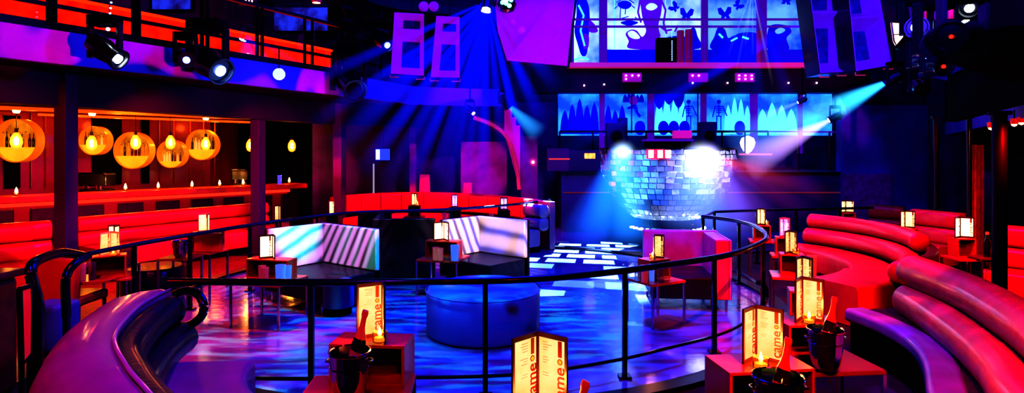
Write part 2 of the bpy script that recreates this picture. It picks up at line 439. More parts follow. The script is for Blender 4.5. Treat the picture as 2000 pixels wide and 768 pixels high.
# exit sign
c = P(484, 2, 10.8); t = thing('exit_sign', 'small red lit exit sign at the top edge above the balcony rail', 'sign', c)
MB().box((0,0,0), (.3, .06, .14)).build('housing', pbr('sign_housing', (.1,.02,.05), .5), t)
def text(name, body, size, mat, parent, loc, rot=(PI/2,0,0), ext=.002, align='CENTER', spacing=1.0):
    cu = bpy.data.curves.new(name, 'FONT'); cu.body = body; cu.size = size; cu.align_x = align; cu.align_y = 'CENTER'; cu.extrude = ext; cu.space_character = spacing; cu.offset = size*.012
    o = bpy.data.objects.new(name, cu); COL.objects.link(o)
    bpy.context.view_layer.update()
    me = bpy.data.meshes.new_from_object(o.evaluated_get(bpy.context.evaluated_depsgraph_get()))
    bpy.data.objects.remove(o); bpy.data.curves.remove(cu)
    me.materials.clear(); me.materials.append(M[mat] if isinstance(mat, str) else mat)
    m_ = bpy.data.objects.new(name, me); COL.objects.link(m_); m_.parent = parent; m_.location = loc; m_.rotation_euler = rot
    return m_
text('lettering', 'EXIT', .12, 'lens_pink', t, (0, -.032, 0))

# ================================================================== BAR (left)
BA = Vector((-12.6, 8.9, 0)); BB = Vector((-5.73, 17.1, 0)); bu = (BB-BA).normalized(); bn = Vector((-bu.y, bu.x, 0)); BLn = (BB-BA).length
brz = math.atan2(bu.y, bu.x)
bar = thing('bar_counter', 'long red-lit bar counter running along the left wall', 'bar counter', BA, brz)
MB().b2((0, -.05, 1.02), (BLn, .6, 1.15)).build('countertop', pbr('orange_bar_top', (.8,.16,.05), .3, coat=.5, noise=.2), bar, bevel=.01)
MB().b2((.2, .12, 0), (BLn-.5, .55, 1.02)).build('base', pbr('bar_base', (.25,.03,.02), .5), bar)
MB().b2((.2, .07, .93), (BLn-.45, .12, 1.0)).build('light_strip', 'led_red', bar)
for i in range(13):
    x = .6+i*.78
    MB().box((x+.3, .09, .5), (.52, .06, .78)).build('front_panel', 'vinyl_dark', bar, bevel=.02)
M['barwall'] = pbr('dark_red_bar_wall', (.2,.008,.008), .4, coat=.2, noise=.25, nscale=1.5)
struct(wallbox('wall_bar', BA+bn*2.3-bu*2, BB+bn*2.3-bu*1.6, 0, 3.2, .1, 'barwall'))
wa, wb = BA+bn*2.28, BB+bn*2.28-bu*1.6
# thin brass seams of the wall panels
for px in (88, 60, 215, 312, 340, 372, 398, 468, 420):
    D = hit(px, wa, wb); p = P(px, 300, D)
    o = MB().box((0,0,0), (.025, .025, 1.75)).build('trim_brass', pbr('brass_%d' % px, (.9,.4,.1), .3, 1) if px == 88 else bpy.data.materials['brass_88']); o.location = (p.x, p.y, 2.05)
    struct(o)
# dark recesses in the bar wall
for a, b in ((180, 238), (276, 292), (466, 489), (8, 40)):
    Da, Db = hit(a, wa-bn*.03, wb-bn*.03), hit(b, wa-bn*.03, wb-bn*.03); A = P(a, 0, Da); B = P(b, 0, Db)
    struct(wallbox('trim_recess', A, B, 1.2, 2.85, .02, 'black'))
# lit canopy rail over the bar
can = thing('bar_canopy', 'copper coloured lit canopy rail above the bar', 'canopy', BA, brz)
MB().b2((0, -.05, 2.86), (BLn-.75, .05, 2.93)).build('front_rail', pbr('copper_rail', (1,.3,.06), .3, .3, emis=(1,.12,.01), estr=.55), can)
MB().b2((0, 0, 2.93), (BLn-.75, 2.2, 3.0)).build('canopy_panel', 'wall_wine', can)
MB().b2((BLn*.45, .7, 2.8), (BLn-.9, .78, 2.85)).build('rear_rail', bpy.data.materials['copper_rail'], can)
# canopy downlights
for px in (32, 180, 402):
    D = hit(px, BA+bn*.1, BB+bn*.1); p = P(px, 0, D)
    o = MB().lathe([(.07, 0), (.05, -.05)], 14).build('canopy_downlight', 'lens_amber'); o.location = (p.x, p.y, 2.86)
    tag(o, {32: 'tiny amber downlight in the bar canopy at the far left', 180: 'tiny amber downlight in the bar canopy beside the blue column', 402: 'tiny amber downlight in the bar canopy above the right-hand round mirror'}[px], 'light')

# round mirrors reflecting bottles, modelled as glowing niches that hold bottles
def niche(px, py, rpx, offn, label, where, nb=7, aspect=1.0, shelf=-.35, ys=0):
    A_, B_ = wa-bn*offn, wb-bn*offn
    D = hit(px, A_, B_); c = P(px, py, D); r = rpx*D/F*.93
    t = thing('mirror_niche', label, 'mirror stand-in', c, ys)
    Rm = Matrix.Rotation(PI/2, 3, 'X')
    # local: axis along -Y (towards the camera)
    MB().lathe([(r, -.1), (r*1.04, -.1), (r*1.04, .12), (r, .12), (r, -.1)], 48, cap=False, R=Rm).build('outer_ring', 'amber_rim', t, smooth=True)
    MB().lathe([(0, -.12), (r*1.03, -.12), (r*1.03, -.1), (0, -.1)], 48, cap=False, R=Rm).build('back_disc', 'amber_back', t)
    w_ = r*math.sqrt(1-shelf**2)*.97
    MB().box((0, -.03, shelf*r), (2*w_, .16, .03)).build('shelf', 'amber_bright', t)
    # amber reflection below the shelf, shaped as a curved apron
    seg = []
    a0 = math.asin(shelf)
    pts = []
    for i in range(25):
        a = PI-a0 + (2*a0+PI)*i/24 if False else (PI - a0) + ((2*PI + a0) - (PI - a0))*i/24
        pts.append((math.cos(a)*r*.99, 0, math.sin(a)*r*.99))
    MB().slab([(x, -.06, z) for x, y, z in pts], (0, .02, 0)).build('apron', 'amber_bright', t)
    # bottles stand in for the mirror's reflection: things of their own on the shelf
    for i in range(nb):
        u = (-1+2*(i+.5)/nb)*w_*.9
        h = r*random.uniform(.62, .95); rb = w_/nb*.62
        mat = random.choice(['bottle_green', 'bottle_amber', 'bottle_clear', 'bottle_brown'])
        b = thing('reflected_bottle', where % ORD[i], 'bottle', c+Matrix.Rotation(ys, 3, 'Z') @ Vector((u, -.03, shelf*r+.016)), 0, 'bottles for the reflections in the round bar mirrors')
        MB().lathe([(rb*.9, 0), (rb, .02*r), (rb, h*.58), (rb*.35, h*.74), (rb*.3, h*.94)], 10).build('body', mat, b, smooth=True)
        MB().lathe([(rb*.38, h*.94), (rb*.38, h)], 8).build('cap', 'black_metal', b)
ORD = ['first', 'second', 'third', 'fourth', 'fifth', 'sixth', 'seventh', 'eighth', 'ninth']
M['bottle_amber'] = pbr('amber_bottle', (.7,.25,.03), .1, coat=.5, emis=(1,.3,.02), estr=.25)
M['bottle_clear'] = pbr('pale_bottle', (.9,.7,.4), .1, coat=.5, emis=(1,.5,.12), estr=.35)
M['bottle_brown'] = pbr('brown_bottle', (.12,.03,.01), .12, coat=.5)
niche(38, 275, 44, 1.25, 'largest round mirror built as an amber bottle niche at the far left edge of the bar', '%s reflected bottle from the left in the largest bar mirror at the far left', 9)
niche(188, 275, 29, .85, 'round mirror built as an amber bottle niche just right of the blue column', '%s reflected bottle from the left in the mirror just right of the blue column')
niche(263, 294, 37, 1.25, 'round mirror built as an amber bottle niche, second right of the blue column', '%s reflected bottle from the left in the second mirror right of the blue column', 8)
niche(338, 301, 28, 1.2, 'low oval-looking mirror built as an amber bottle niche, third right of the blue column', '%s reflected bottle from the left in the low third mirror right of the blue column', 7, shelf=-.6)
niche(397, 283, 31, .9, 'round mirror built as an amber bottle niche farthest right along the bar', '%s reflected bottle from the left in the farthest right bar mirror')

# pendant bulbs over the bar
pb = [(32, 275, 'bulb pendant over the bar at the far left mirror'), (179, 280, 'bulb pendant just right of the blue column'), (265, 278, 'bulb pendant in front of the second mirror right of the blue column'),
      (333, 278, 'bulb pendant above the low mirror'), (402, 281, 'bulb pendant in front of the farthest right mirror'), (489, 284, 'bulb pendant against the second column'), (570, 285, 'bulb pendant over the end of the bar, alone in the dark opening')]
for px, py, lb in pb:
    D = hit(px, BA+bn*.45, BB+bn*.45); p = P(px, py, D)
    t = thing('pendant_bulb', 'glowing amber '+lb, 'pendant lamp', p, 0, 'pendant bulbs over the bar')
    MB().lathe([(.02, .18), (.05, .15), (.1, .06), (.11, -.04), (.085, -.13), (.03, -.17)], 16).build('glass_bulb', 'bulb_glass', t, smooth=True)
    MB().lathe([(.03, .1), (.055, .06), (.055, -.08), (.03, -.11)], 12).build('filament', 'bulb', t, smooth=True)
    MB().lathe([(.03, .17), (.03, .25)], 10).build('socket', 'black_metal', t)
    MB().cyl((0,0,.25), (0,0,2.95-p.z), .006, 6).build('cord', 'black_metal', t)
    point((p.x+.0, p.y-.2, p.z), (1,.3,.05), 9, .08)

# tea lights along the counter
for i, px in enumerate((32, 245, 309, 375, 429, 475, 565)):
    D = hit(px, BA+bn*.15, BB+bn*.15); p = P(px, 0, D)
    t = thing('tea_light', ('small glass tea light on the bar counter, %s' % ['at the far left', 'first right of the blue column', 'second right of the blue column', 'third right of the blue column', 'fourth right of the blue column', 'just left of the second column', 'near the bar end'][i]), 'candle', (p.x, p.y, 1.151), 0, 'tea lights on the bar')
    MB().lathe([(.035, 0), (.045, .07), (.04, .07), (.03, .01)], 12).build('holder', 'glass_amber', t)
    MB().lathe([(.004, .03), (.028, .07), (.022, .12), (.003, .17)], 8).build('flame', 'flame', t)
    point((p.x, p.y-.03, 1.4), (1,.35,.08), 2.2, .04)
# bar clutter: espresso machine and beer tower silhouettes
def bar_machine(px, wpx, label):
    D = hit(px, BA+bn*.75, BB+bn*.75); p = P(px, 0, D); w_ = wpx*D/F
    t = thing('espresso_machine', label, 'machine', (p.x, p.y, .9))
    MB().box((0, 0, .5), (w_, .4, .28)).build('body', 'blackgloss', t, bevel=.03)
    MB().box((0, 0, .15), (w_*.9, .4, .3)).build('base', 'blackgloss', t, bevel=.02)
    MB().b2((-w_*.45, -.22, .64), (w_*.45, .18, .67)).build('cup_tray', 'chrome', t)
    for s in (-.22, .22):
        MB().lathe([(.06, 0), (.06, .09)], 14, (s*w_, -.16, .3)).build('brew_head', 'chrome', t)
bar_machine(190, 54, 'dark espresso machine with chrome tray behind the bar, under the mirror by the blue column')
bar_machine(474, 32, 'dark espresso machine behind the bar beside the second column')
# bar stools are hidden; small blue cup on the counter end
p = P(546, 0, hit(546, BA+bn*.2, BB+bn*.2))
tag(MB().lathe([(.05, 0), (.055, .24), (.04, .24), (.04, .02)], 14).build('drinking_glass', pbr('blue_lit_glass', (.1,.15,.9), .15, emis=(.1,.1,1), estr=.5)), 'blue-lit tumbler standing near the end of the bar counter', 'glass').location = (p.x, p.y, 1.151)

# ================================================================== BACK LEFT ZONE
# dark opening and pink wall pieces behind the rear booth
def boxpx(name, x0, x1, y0, y1, D, t, mat, lb=None, cat=None, kind='structure', z0=None):
    a = P(x0, y0, D); b = P(x1, y1, D); zb = b.z if z0 is None else z0
    c = ((a.x+b.x)/2, D+t/2, (a.z+zb)/2)
    o = MB().box((0,0,0), (b.x-a.x, t, a.z-zb)).build(name, mat); o.location = c
    if lb: tag(o, lb, cat)
    else: o['kind'] = kind
    return o
M['purple_wall'] = pbr('purple_wall', (.3,.04,.25), .6, noise=.35, nscale=2)
M['dark_purple'] = pbr('dark_purple_wall', (.1,.03,.16), .6, noise=.5, nscale=1.5)
boxpx('wall_rear_left', 610, 1090, 200, 500, 17.6, .2, 'dark_purple', z0=0)
boxpx('trim_doorway', 470, 662, 225, 380, 19.2, .1, 'black', z0=0)
boxpx('wall_pier', 800, 812, 250, 380, 16.5, .3, 'purple_wall', z0=0)
boxpx('door_1', 900, 990, 277, 380, 16.8, .12, pbr('purple_door', (.42,.05,.32), .5, noise=.3, nscale=3), z0=0)
boxpx('door_2', 1017, 1050, 266, 372, 16.0, .12, pbr('maroon_door', (.4,.05,.18), .5, noise=.3, nscale=3), z0=0)
o = MB().lathe([(0, 0), (.035, .0), (.03, .03), (0, .035)], 12, R=Matrix.Rotation(PI/2, 3, 'X')).build('door_light', 'lens_pink'); o.location = P(1041, 317, 15.97); tag(o, 'tiny red-white light on the maroon door left of the mirrored bowl', 'light')
# stepped staircase side
t = thing('staircase', 'stepped pink-lit staircase flank descending beside the purple door', 'staircase', P(990, 372, 15.4)*1.0); t.location.z = 0
o0 = t.location
st = [(985, 198), (985, 212), (992, 212), (992, 228), (1000, 228), (1000, 244), (1008, 244), (1008, 259), (1018, 259), (1018, 372), (1012, 372), (1008, 330), (1000, 290), (985, 262), (960, 245), (925, 232), (925, 228), (960, 235), (978, 222), (984, 198)]
q = [P(x, y, 15.4)-o0 for x, y in st]
# convex pieces of the flank
fl = MB()
for k in range(4):
    x0 = (985, 992, 1000, 1008)[k]; x1 = x0+(8 if k else 7); y0 = (200, 213, 229, 245)[k]; yb0 = (262, 285, 315, 345)[k]; yb1 = (285, 315, 345, 372)[k]
    a = P(x0, y0, 15.4)-o0; b = P(x1, y0, 15.4)-o0; c = P(x1, yb1, 15.4)-o0; d = P(x0, yb0, 15.4)-o0
    fl.slab([a, b, c, d], (0, .9, 0))
fl.build('stringer', pbr('pink_glow_stringer', (.6,.12,.3), .5, emis=(.8,.0,.18), estr=.22), t)  # emission puts the pink light on the flank into the material
light_arc = [P(x, y, 15.3)-o0 for x, y in ((925, 230), (960, 243), (985, 262), (1000, 290), (1010, 330), (1014, 370))]
MB().tube(crv(light_arc, 5), .05, 8).build('red_light_arc', 'foil', t)  # tube stands for the red arc of beam light on the curved wall
# hanging monitor
t = thing('wall_monitor', 'blue-lit flat monitor hanging behind the rear red booth', 'monitor', P(748, 302, 16.2))
MB().box((0, 0, 0), (.42, .05, .34)).build('housing', 'black', t, bevel=.01)
MB().box((0, -.03, 0), (.38, .01, .3)).build('screen', emit('blue_screen', (.03,.05,1), 1.2), t)
MB().box((-.13, -.037, 0), (.1, .006, .26)).build('bright_reflection_panel', emit('pale_screen', (.5,.6,1), 1.6), t)
MB().cyl((0, .02, .17), (0, .02, .75), .02, 8).build('mount_pole', 'black_metal', t)
boxpx('trim_mullion', 728, 731, 320, 380, 16.6, .03, emit('pale_edge', (.7,.6,.9), .3))
# pink light patches on the wall, modelled as tall chairs over the booth
def patch_chair(px, py, lb, D=16.45, sc=1.0):
    t = thing('light_patch_chair', lb, 'chair', (P(px, 0, D).x, D, 0))
    MB().slab([(-.16*sc, 0, .5), (.16*sc, 0, .5), (.13*sc, .03, 1.42*sc), (-.13*sc, .03, 1.42*sc)], (0, .08, 0)).build('backrest', pbr('pink_patch_glow', (.75,.12,.25), .5, emis=(1,.02,.12), estr=.12), t, bevel=.02)
    MB().box((0, .3, .5), (.36*sc, .4, .1)).build('seat', 'vinyl_red_lit', t, bevel=.02)
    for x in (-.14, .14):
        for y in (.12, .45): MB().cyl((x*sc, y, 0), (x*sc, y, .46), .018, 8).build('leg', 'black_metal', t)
patch_chair(829, 345, 'pink wall light patch shaped as a high-backed chair behind the rear booth, right of the wall pier')
patch_chair(913, 360, 'small pink light patch shaped as a high-backed chair in front of the purple door', 16.3, .85)

# ================================================================== STAGE / MURALS (rear centre)
stg = thing('stage_platform', 'dark raised gallery platform behind the mirrored bowl', 'stage', (3.5, 16.4, 0))
MB().b2((-2.25, -.8, 0), (5.5, 3.4, 1.5)).build('platform', pbr('stage_skin', (.05,.03,.12), .5, noise=.5, nscale=1.2), stg)
MB().b2((-2.25, -.83, 1.44), (5.5, -.75, 1.52)).build('front_edge', 'black_metal', stg)
MB().b2((-2.2, -.82, .98), (5.4, -.8, 1.01)).build('light_line', emit('pink_line', (.9,.12,.35), .12), stg)

M['mural_lo'] = emit('cyan_blue_backlit_panel', (.04,.3,1), 1.1, noise=.85, nscale=1.1, col2=(.01,.06,1))
M['mural_hi'] = emit('pale_backlit_panel', (.4,.6,1), 1.0, noise=.9, nscale=.7, col2=(.06,.16,1))
M['sil_blue'] = pbr('deep_blue_paint', (.01,.01,.35), .6, emis=(.0,.0,.6), estr=.45)
M['sil_violet'] = pbr('violet_paint', (.1,.01,.3), .6, emis=(.16,.0,.6), estr=.45)
M['sil_cyan'] = emit('cyan_paint', (.1,.6,1), 1.0)
M['mull_purple'] = pbr('purple_mullion', (.12,.01,.25), .6, emis=(.18,0,.5), estr=.25)

def panel(name, x0, x1, y0, y1, D, mat, label, cat='backlit panel', group=None):
    c = P((x0+x1)/2, (y0+y1)/2, D); t = thing(name, label, cat, c, 0, group)
    MB().box((0, .03, 0), ((x1-x0)*D/F, .06, (y1-y0)*D/F)).build('lit_panel', mat, t)
    return t
def petals(t, x0, x1, ytip, ybase, D, mat, n=5, name='painted_petals', dark=False):
    mb = MB()
    for i in range(n):
        cx = x0+(x1-x0)*(i+.5)/n; w_ = (x1-x0)/n*.62
        tip = ytip[i % len(ytip)]
        pts = []
        for k in range(13):
            u = k/12; pts.append((cx-w_*math.sin(PI*min(1, u*1.0))**.8*(1 if u < 1 else 0)-(0), tip+(ybase-tip)*u))
        L = [(cx - w_*math.sin(PI*.5*u**.7), tip+(ybase-tip)*u) for u in [j/8 for j in range(9)]]
        R_ = [(cx + w_*math.sin(PI*.5*u**.7), tip+(ybase-tip)*u) for u in [j/8 for j in range(8, 0, -1)]]
        mb.slab([P(x, y, D)-t.location for x, y in L+R_], (0, .008+.001*i, 0))
    return mb.build(name, mat, t)
D1 = 18.6; F1 = D1-.03
# lower row
lo = [(1090, 1171), (1181, 1265), (1278, 1369), (1380, 1466), (1480, 1560), (1568, 1625)]
lbl = ['lower backlit blue panel with jagged dark petals, left end of the lower row', 'lower backlit blue panel with a round flower head and dancer figure', 'lower backlit panel with pale petals and a small skeleton on its right', 'lower backlit panel with a small skeleton on its left and pale petals', 'lower backlit panel with pale petals behind the white light beams', 'lower backlit panel at the right end of the lower row']
lp = [panel('mural_panel', a, b, 180, 265, D1, 'mural_lo', l, 'mural') for (a, b), l in zip(lo, lbl)]
petals(lp[0], 1096, 1168, (215, 203, 192, 205, 200), 262, F1, 'sil_blue', 5)
petals(lp[1], 1181, 1222, (205, 215), 262, F1, 'sil_blue', 3)
def disc_px(t, cx, cy, r, D, mat, name='painted_disc', ar=1.0, th=.01):
    return MB().slab([P(cx+r*math.cos(a)*ar, cy+r*math.sin(a), D)-t.location for a in [2*PI*k/24 for k in range(24)]], (0, th, 0)).build(name, mat, t)
disc_px(lp[1], 1237, 197, 9, F1-.012, 'sil_violet', 'painted_flower_head')
petals(lp[1], 1217, 1257, (184, 181, 181, 185), 200, F1, 'sil_blue', 5, 'painted_flower_rays')
def strokes(t, segs, D, mat, name, r=.02):
    mb = MB()
    for a, b in segs:
        mb.cyl(P(a[0], a[1], D)-t.location, P(b[0], b[1], D)-t.location, r, 6)
    return mb.build(name, mat, t)
strokes(lp[1], [((1240,205),(1244,220)),((1244,220),(1250,228)),((1244,212),(1232,208)),((1240,206),(1226,212))], F1-.03, 'sil_blue', 'painted_dancer', .045)
def skeleton(t, cx, cy, D):
    s = []
    s += [((cx, cy+5), (cx, cy+28))]
    for k in range(4): s.append(((cx-6+k*.6, cy+9+k*4), (cx+6-k*.6, cy+9+k*4)))
    s += [((cx-7, cy+8), (cx-10, cy+20)), ((cx-10, cy+20), (cx-12, cy+30)), ((cx+7, cy+8), (cx+12, cy+18)), ((cx+12, cy+18), (cx+16, cy+28)), ((cx-5, cy+28), (cx+5, cy+28)), ((cx-4, cy+28), (cx-4, cy+55)), ((cx+4, cy+28), (cx+4, cy+55))]
    strokes(t, s, D, 'sil_blue', 'painted_skeleton', .016)
    disc_px(t, cx, cy, 4, D-.01, 'sil_blue', 'painted_skull')
skeleton(lp[2], 1345, 199, F1-.02); skeleton(lp[3], 1404, 199, F1-.02)
petals(lp[2], 1280, 1340, (192, 186, 190), 262, F1, 'sil_cyan', 4, 'pale_painted_petals')
petals(lp[2], 1278, 1335, (214, 205, 212), 180, F1-.012, 'sil_blue', 3, 'dark_hanging_petals')
petals(lp[3], 1416, 1466, (205, 190, 193, 206), 262, F1, 'sil_cyan', 4, 'pale_painted_petals')
petals(lp[4], 1480, 1555, (213, 200, 205), 262, F1, 'sil_cyan', 4, 'pale_painted_petals')
for t, cx in ((lp[1], 1250), (lp[2], 1296), (lp[2], 1316), (lp[2], 1337), (lp[3], 1445)):
    disc_px(t, cx, 250, 14, F1-.025, 'sil_blue', 'painted_round_arch', .75)
for a, b in ((1171, 1181), (1265, 1278), (1369, 1380), (1466, 1480), (1560, 1568)):
    boxpx('trim_mural', a, b, 176, 300, D1-.08, .12, 'mull_purple')
# bulkhead between the rows with its pink ledge
boxpx('wall_bulkhead', 1040, 1700, 131, 180, 18.0, .7, pbr('bulkhead', (.015,.01,.03), .7))
o = boxpx('stage_ledge', 1110, 1592, 122, 131, 17.7, .4, pbr('pink_ledge', (.5,.1,.3), .5, emis=(.8,.05,.25), estr=.3), 'long pink-lit ledge under the upper murals', 'ledge')
# upper row, taller than the frame
hi = [(1118, 1171), (1186, 1371), (1383, 1480), (1498, 1582)]
ht = ['upper backlit panel with a standing robed figure, left end', 'widest upper backlit panel with a large painted face, butterflies and dark hair', 'upper backlit panel with butterflies and dark figures, centre right', 'upper backlit panel at the right end behind the hanging speakers']
hp = [panel('mural_panel', a, b, -90, 97 if i else 125, D1-.2, 'mural_hi', l, 'mural') for i, ((a, b), l) in enumerate(zip(hi, ht))]
F2 = D1-.23
def poly(t, pts, mat, name, D=F2, th=.01):
    return MB().slab([P(x, y, D)-t.location for x, y in crv2(pts)], (0, th, 0)).build(name, mat, t)
def crv2(pts, n=5):
    q = [pts[-1]]+list(pts)+[pts[0], pts[1]]; out = []
    for i in range(1, len(q)-2):
        for k in range(n):
            t = k/n
            out.append(tuple(.5*((2*q[i][j]) + (q[i+1][j]-q[i-1][j])*t + (2*q[i-1][j]-5*q[i][j]+4*q[i+1][j]-q[i+2][j])*t*t + (3*q[i][j]-q[i-1][j]-3*q[i+1][j]+q[i+2][j])*t**3) for j in (0, 1)))
    return out
poly(hp[0], [(1128,-20),(1142,-5),(1150,12),(1152,40),(1150,70),(1146,105),(1136,108),(1128,85),(1122,60),(1126,30)], 'sil_blue', 'painted_robed_figure')
poly(hp[0], [(1150,40),(1160,46),(1168,60),(1160,64),(1150,60)], 'sil_violet', 'painted_sleeve', F2-.012)
poly(hp[1], [(1250,-20),(1290,-25),(1292,20),(1286,50),(1292,75),(1298,95),(1230,95),(1228,80),(1222,66),(1232,58),(1244,60),(1254,72),(1262,60),(1256,40),(1252,15)], 'sil_violet', 'painted_hair_and_neck')
poly(hp[1], [(1206,8),(1214,2),(1226,2),(1234,9),(1226,17),(1213,16)], 'sil_blue', 'painted_left_eye', F2-.012)
poly(hp[1], [(1262,12),(1270,6),(1280,8),(1284,14),(1274,20),(1264,18)], 'mural_hi', 'painted_right_eye', F2-.025)
poly(hp[1], [(1212,44),(1228,40),(1246,43),(1240,48),(1226,50)], 'sil_blue', 'painted_lips', F2-.012)
poly(hp[1], [(1290,95),(1298,76),(1320,70),(1334,74),(1345,60),(1356,54),(1362,70),(1366,95)], 'sil_blue', 'painted_shoulder')
def butterfly(t, cx, cy, s, mat, rot=0):
    pts = [(0,-1),(5,-9),(10,-8),(9,0),(5,3),(7,8),(2,8),(0,4),(-2,8),(-7,8),(-5,3),(-9,0),(-10,-8),(-5,-9)]
    c_, s_ = math.cos(rot), math.sin(rot)
    mb = MB()
    for half in (pts[:8], [pts[0]]+pts[7:]):
        mb.slab([P(cx+(x*c_-y*s_)*s, cy+(x*s_+y*c_)*s, F2-.015)-t.location for x, y in half], (0, .01, 0))
    mb.build('painted_butterfly', mat, t)
butterfly(hp[1], 1341, 28, 1.35, 'sil_blue', .1); butterfly(hp[1], 1317, 14, 1.0, 'sil_blue', -.9)
butterfly(hp[2], 1416, 26, 1.35, 'sil_blue', -.1); butterfly(hp[2], 1442, 10, 1.0, 'sil_blue', .9)
poly(hp[2], [(1392,97),(1396,70),(1404,52),(1416,58),(1422,74),(1432,70),(1450,64),(1478,66),(1478,97)], 'sil_blue', 'painted_seated_figure')
poly(hp[3], [(1500,97),(1500,60),(1510,48),(1536,50),(1546,62),(1536,75),(1540,97)], 'sil_blue', 'painted_bowed_figure')
butterfly(hp[3], 1536, -2, 1.3, 'sil_blue', .1)
M['mural_mid'] = emit('blue_backlit_panel', (.12,.3,1), .95, noise=.9, nscale=.8, col2=(.01,.06,.9))
for t_ in hp[2:]:
    for ch in t_.children:
        if ch.name.startswith('lit_panel'): ch.data.materials[0] = M['mural_mid']
F3 = F2-.03
strokes(hp[1], [((1204,5),(1214,-1)),((1214,-1),(1228,-1)),((1228,-1),(1238,6)),((1212,16),(1211,36)),((1222,17),(1221,28)),((1234,11),(1240,16)),((1206,12),(1200,17)),((1228,32),(1214,36)),((1240,33),(1246,38))], F3, 'sil_blue', 'painted_face_lines', .014)
strokes(hp[1], [((1292,0),(1300,20)),((1300,20),(1296,45)),((1296,45),(1302,66)),((1250,0),(1246,24)),((1246,24),(1252,44))], F3, 'sil_violet', 'painted_hair_strand', .03)
strokes(hp[1], [((1288,50),(1300,60)),((1300,60),(1312,58)),((1318,62),(1324,50)),], F3, 'sil_violet', 'painted_hair_strand', .03)
poly(hp[1], [(1226,64),(1234,60),(1243,64),(1250,74),(1240,76),(1230,72)], 'mural_hi', 'painted_sleeve_highlight', F3)
poly(hp[1], [(1281,82),(1289,72),(1292,74),(1285,86)], 'mural_hi', 'painted_collar_highlight', F3)
poly(hp[1], [(1296,88),(1304,78),(1307,80),(1300,92)], 'mural_hi', 'painted_bead_highlight', F3)
for xx in (1200, 1300, 1312): strokes(hp[1], [((xx, -80), (xx, 96))], F2-.004, 'sil_cyan', 'painted_fold_line', .01)
strokes(hp[0], [((1120,118),(1136,112)),((1136,112),(1150,116)),((1130,10),(1140,30)),((1140,30),(1134,60)),((1134,60),(1142,90))], F3, 'sil_cyan', 'painted_robe_folds', .03)
poly(hp[0], [(1140,66),(1150,70),(1149,92),(1141,96),(1137,80)], 'sil_violet', 'painted_robe_shade', F3)
strokes(hp[2], [((1404,66),(1412,74)),((1428,80),(1440,74)),((1450,72),(1462,76))], F3, 'sil_cyan', 'painted_figure_highlights', .03)
poly(hp[3], [(1514,60),(1524,54),(1534,58),(1528,64),(1518,66)], 'mural_mid', 'painted_face_highlight', F3)
boxpx('wall_mural_base', 1171, 1590, 97, 124, D1-.3, .1, 'sil_blue')
for a, b in ((1171, 1186), (1371, 1383), (1480, 1498), (1582, 1592)):
    boxpx('trim_mural', a, b, -100, 124, D1-.45, .12, 'mull_purple')
# upper gallery rail in front of the murals
t = thing('gallery_rail', 'purple two-bar gallery rail in front of the upper murals', 'railing', P(1350, 125, 17.8))
for y in (38, 52):
    a = P(1118, y, 17.8)-t.location; b = P(1590, y, 17.8)-t.location; MB().cyl(a, b, .035, 8).build('rail', 'mull_purple', t)
for x in (1119, 1178, 1377, 1489, 1588):
    MB().cyl(P(x, 38, 17.8)-t.location, P(x, 124, 17.8)-t.location, .03, 8).build('post', 'mull_purple', t)
# red drums / armchair shapes on the upper gallery
for x0, x1, y0, lb in ((1322, 1336, 60, 'red upright bolster on the upper gallery, left of the pair'), (1338, 1352, 58, 'red upright bolster on the upper gallery, right of the pair'), (1478, 1488, 60, 'red upright bolster on the upper gallery beside the thin light beams')):
    D = 17.75; c = P((x0+x1)/2, 122, D); r = (x1-x0)*D/F/2; h = (122-y0)*D/F
    tag(MB().lathe([(r*.9, 0), (r, .03), (r, h-.03), (r*.9, h)], 18).build('bolster', pbr('red_bolster', (.6,.02,.1), .4, emis=(1,.0,.1), estr=.08)), lb, 'bolster').location = c
t = thing('control_rack', 'dark audio rack with rows of tiny lights on the upper gallery', 'rack', P(1305, 122, 17.75))
MB().b2((-.3, 0, 0), (.25, .3, .72)).build('cabinet', 'black', t)
for i in range(12): MB().b2((.1, -.01, .06+i*.05), (.12, 0, .075+i*.05)).build('indicator', 'lens_blue', t)

# ================================================================== PURPLE PROJECTION SCREEN
M['screen'] = pbr('purple_lit_screen', (.2,.015,.12), .5, emis=(.4,.0,.3), estr=.2, noise=.12, nscale=2)
t = thing('projection_screen', 'large tilted purple projection screen left of the murals', 'screen', P(1050, 130, 13.0))
q = [(1108, 129, 13.0), (1128, -60, 13.6), (960, -60, 13.6), (972, 60, 13.3), (990, 118, 13.0)]
pts = [P(x, y, D)-t.location for x, y, D in q]
MB().slab(pts, (0, .05, 0)).build('screen_surface', 'screen', t)
MB().tube([P(988, 121, 12.97)-t.location, P(1110, 131, 12.97)-t.location, P(1131, -60, 13.55)-t.location], .03, 6).build('frame_edge', 'black_metal', t)

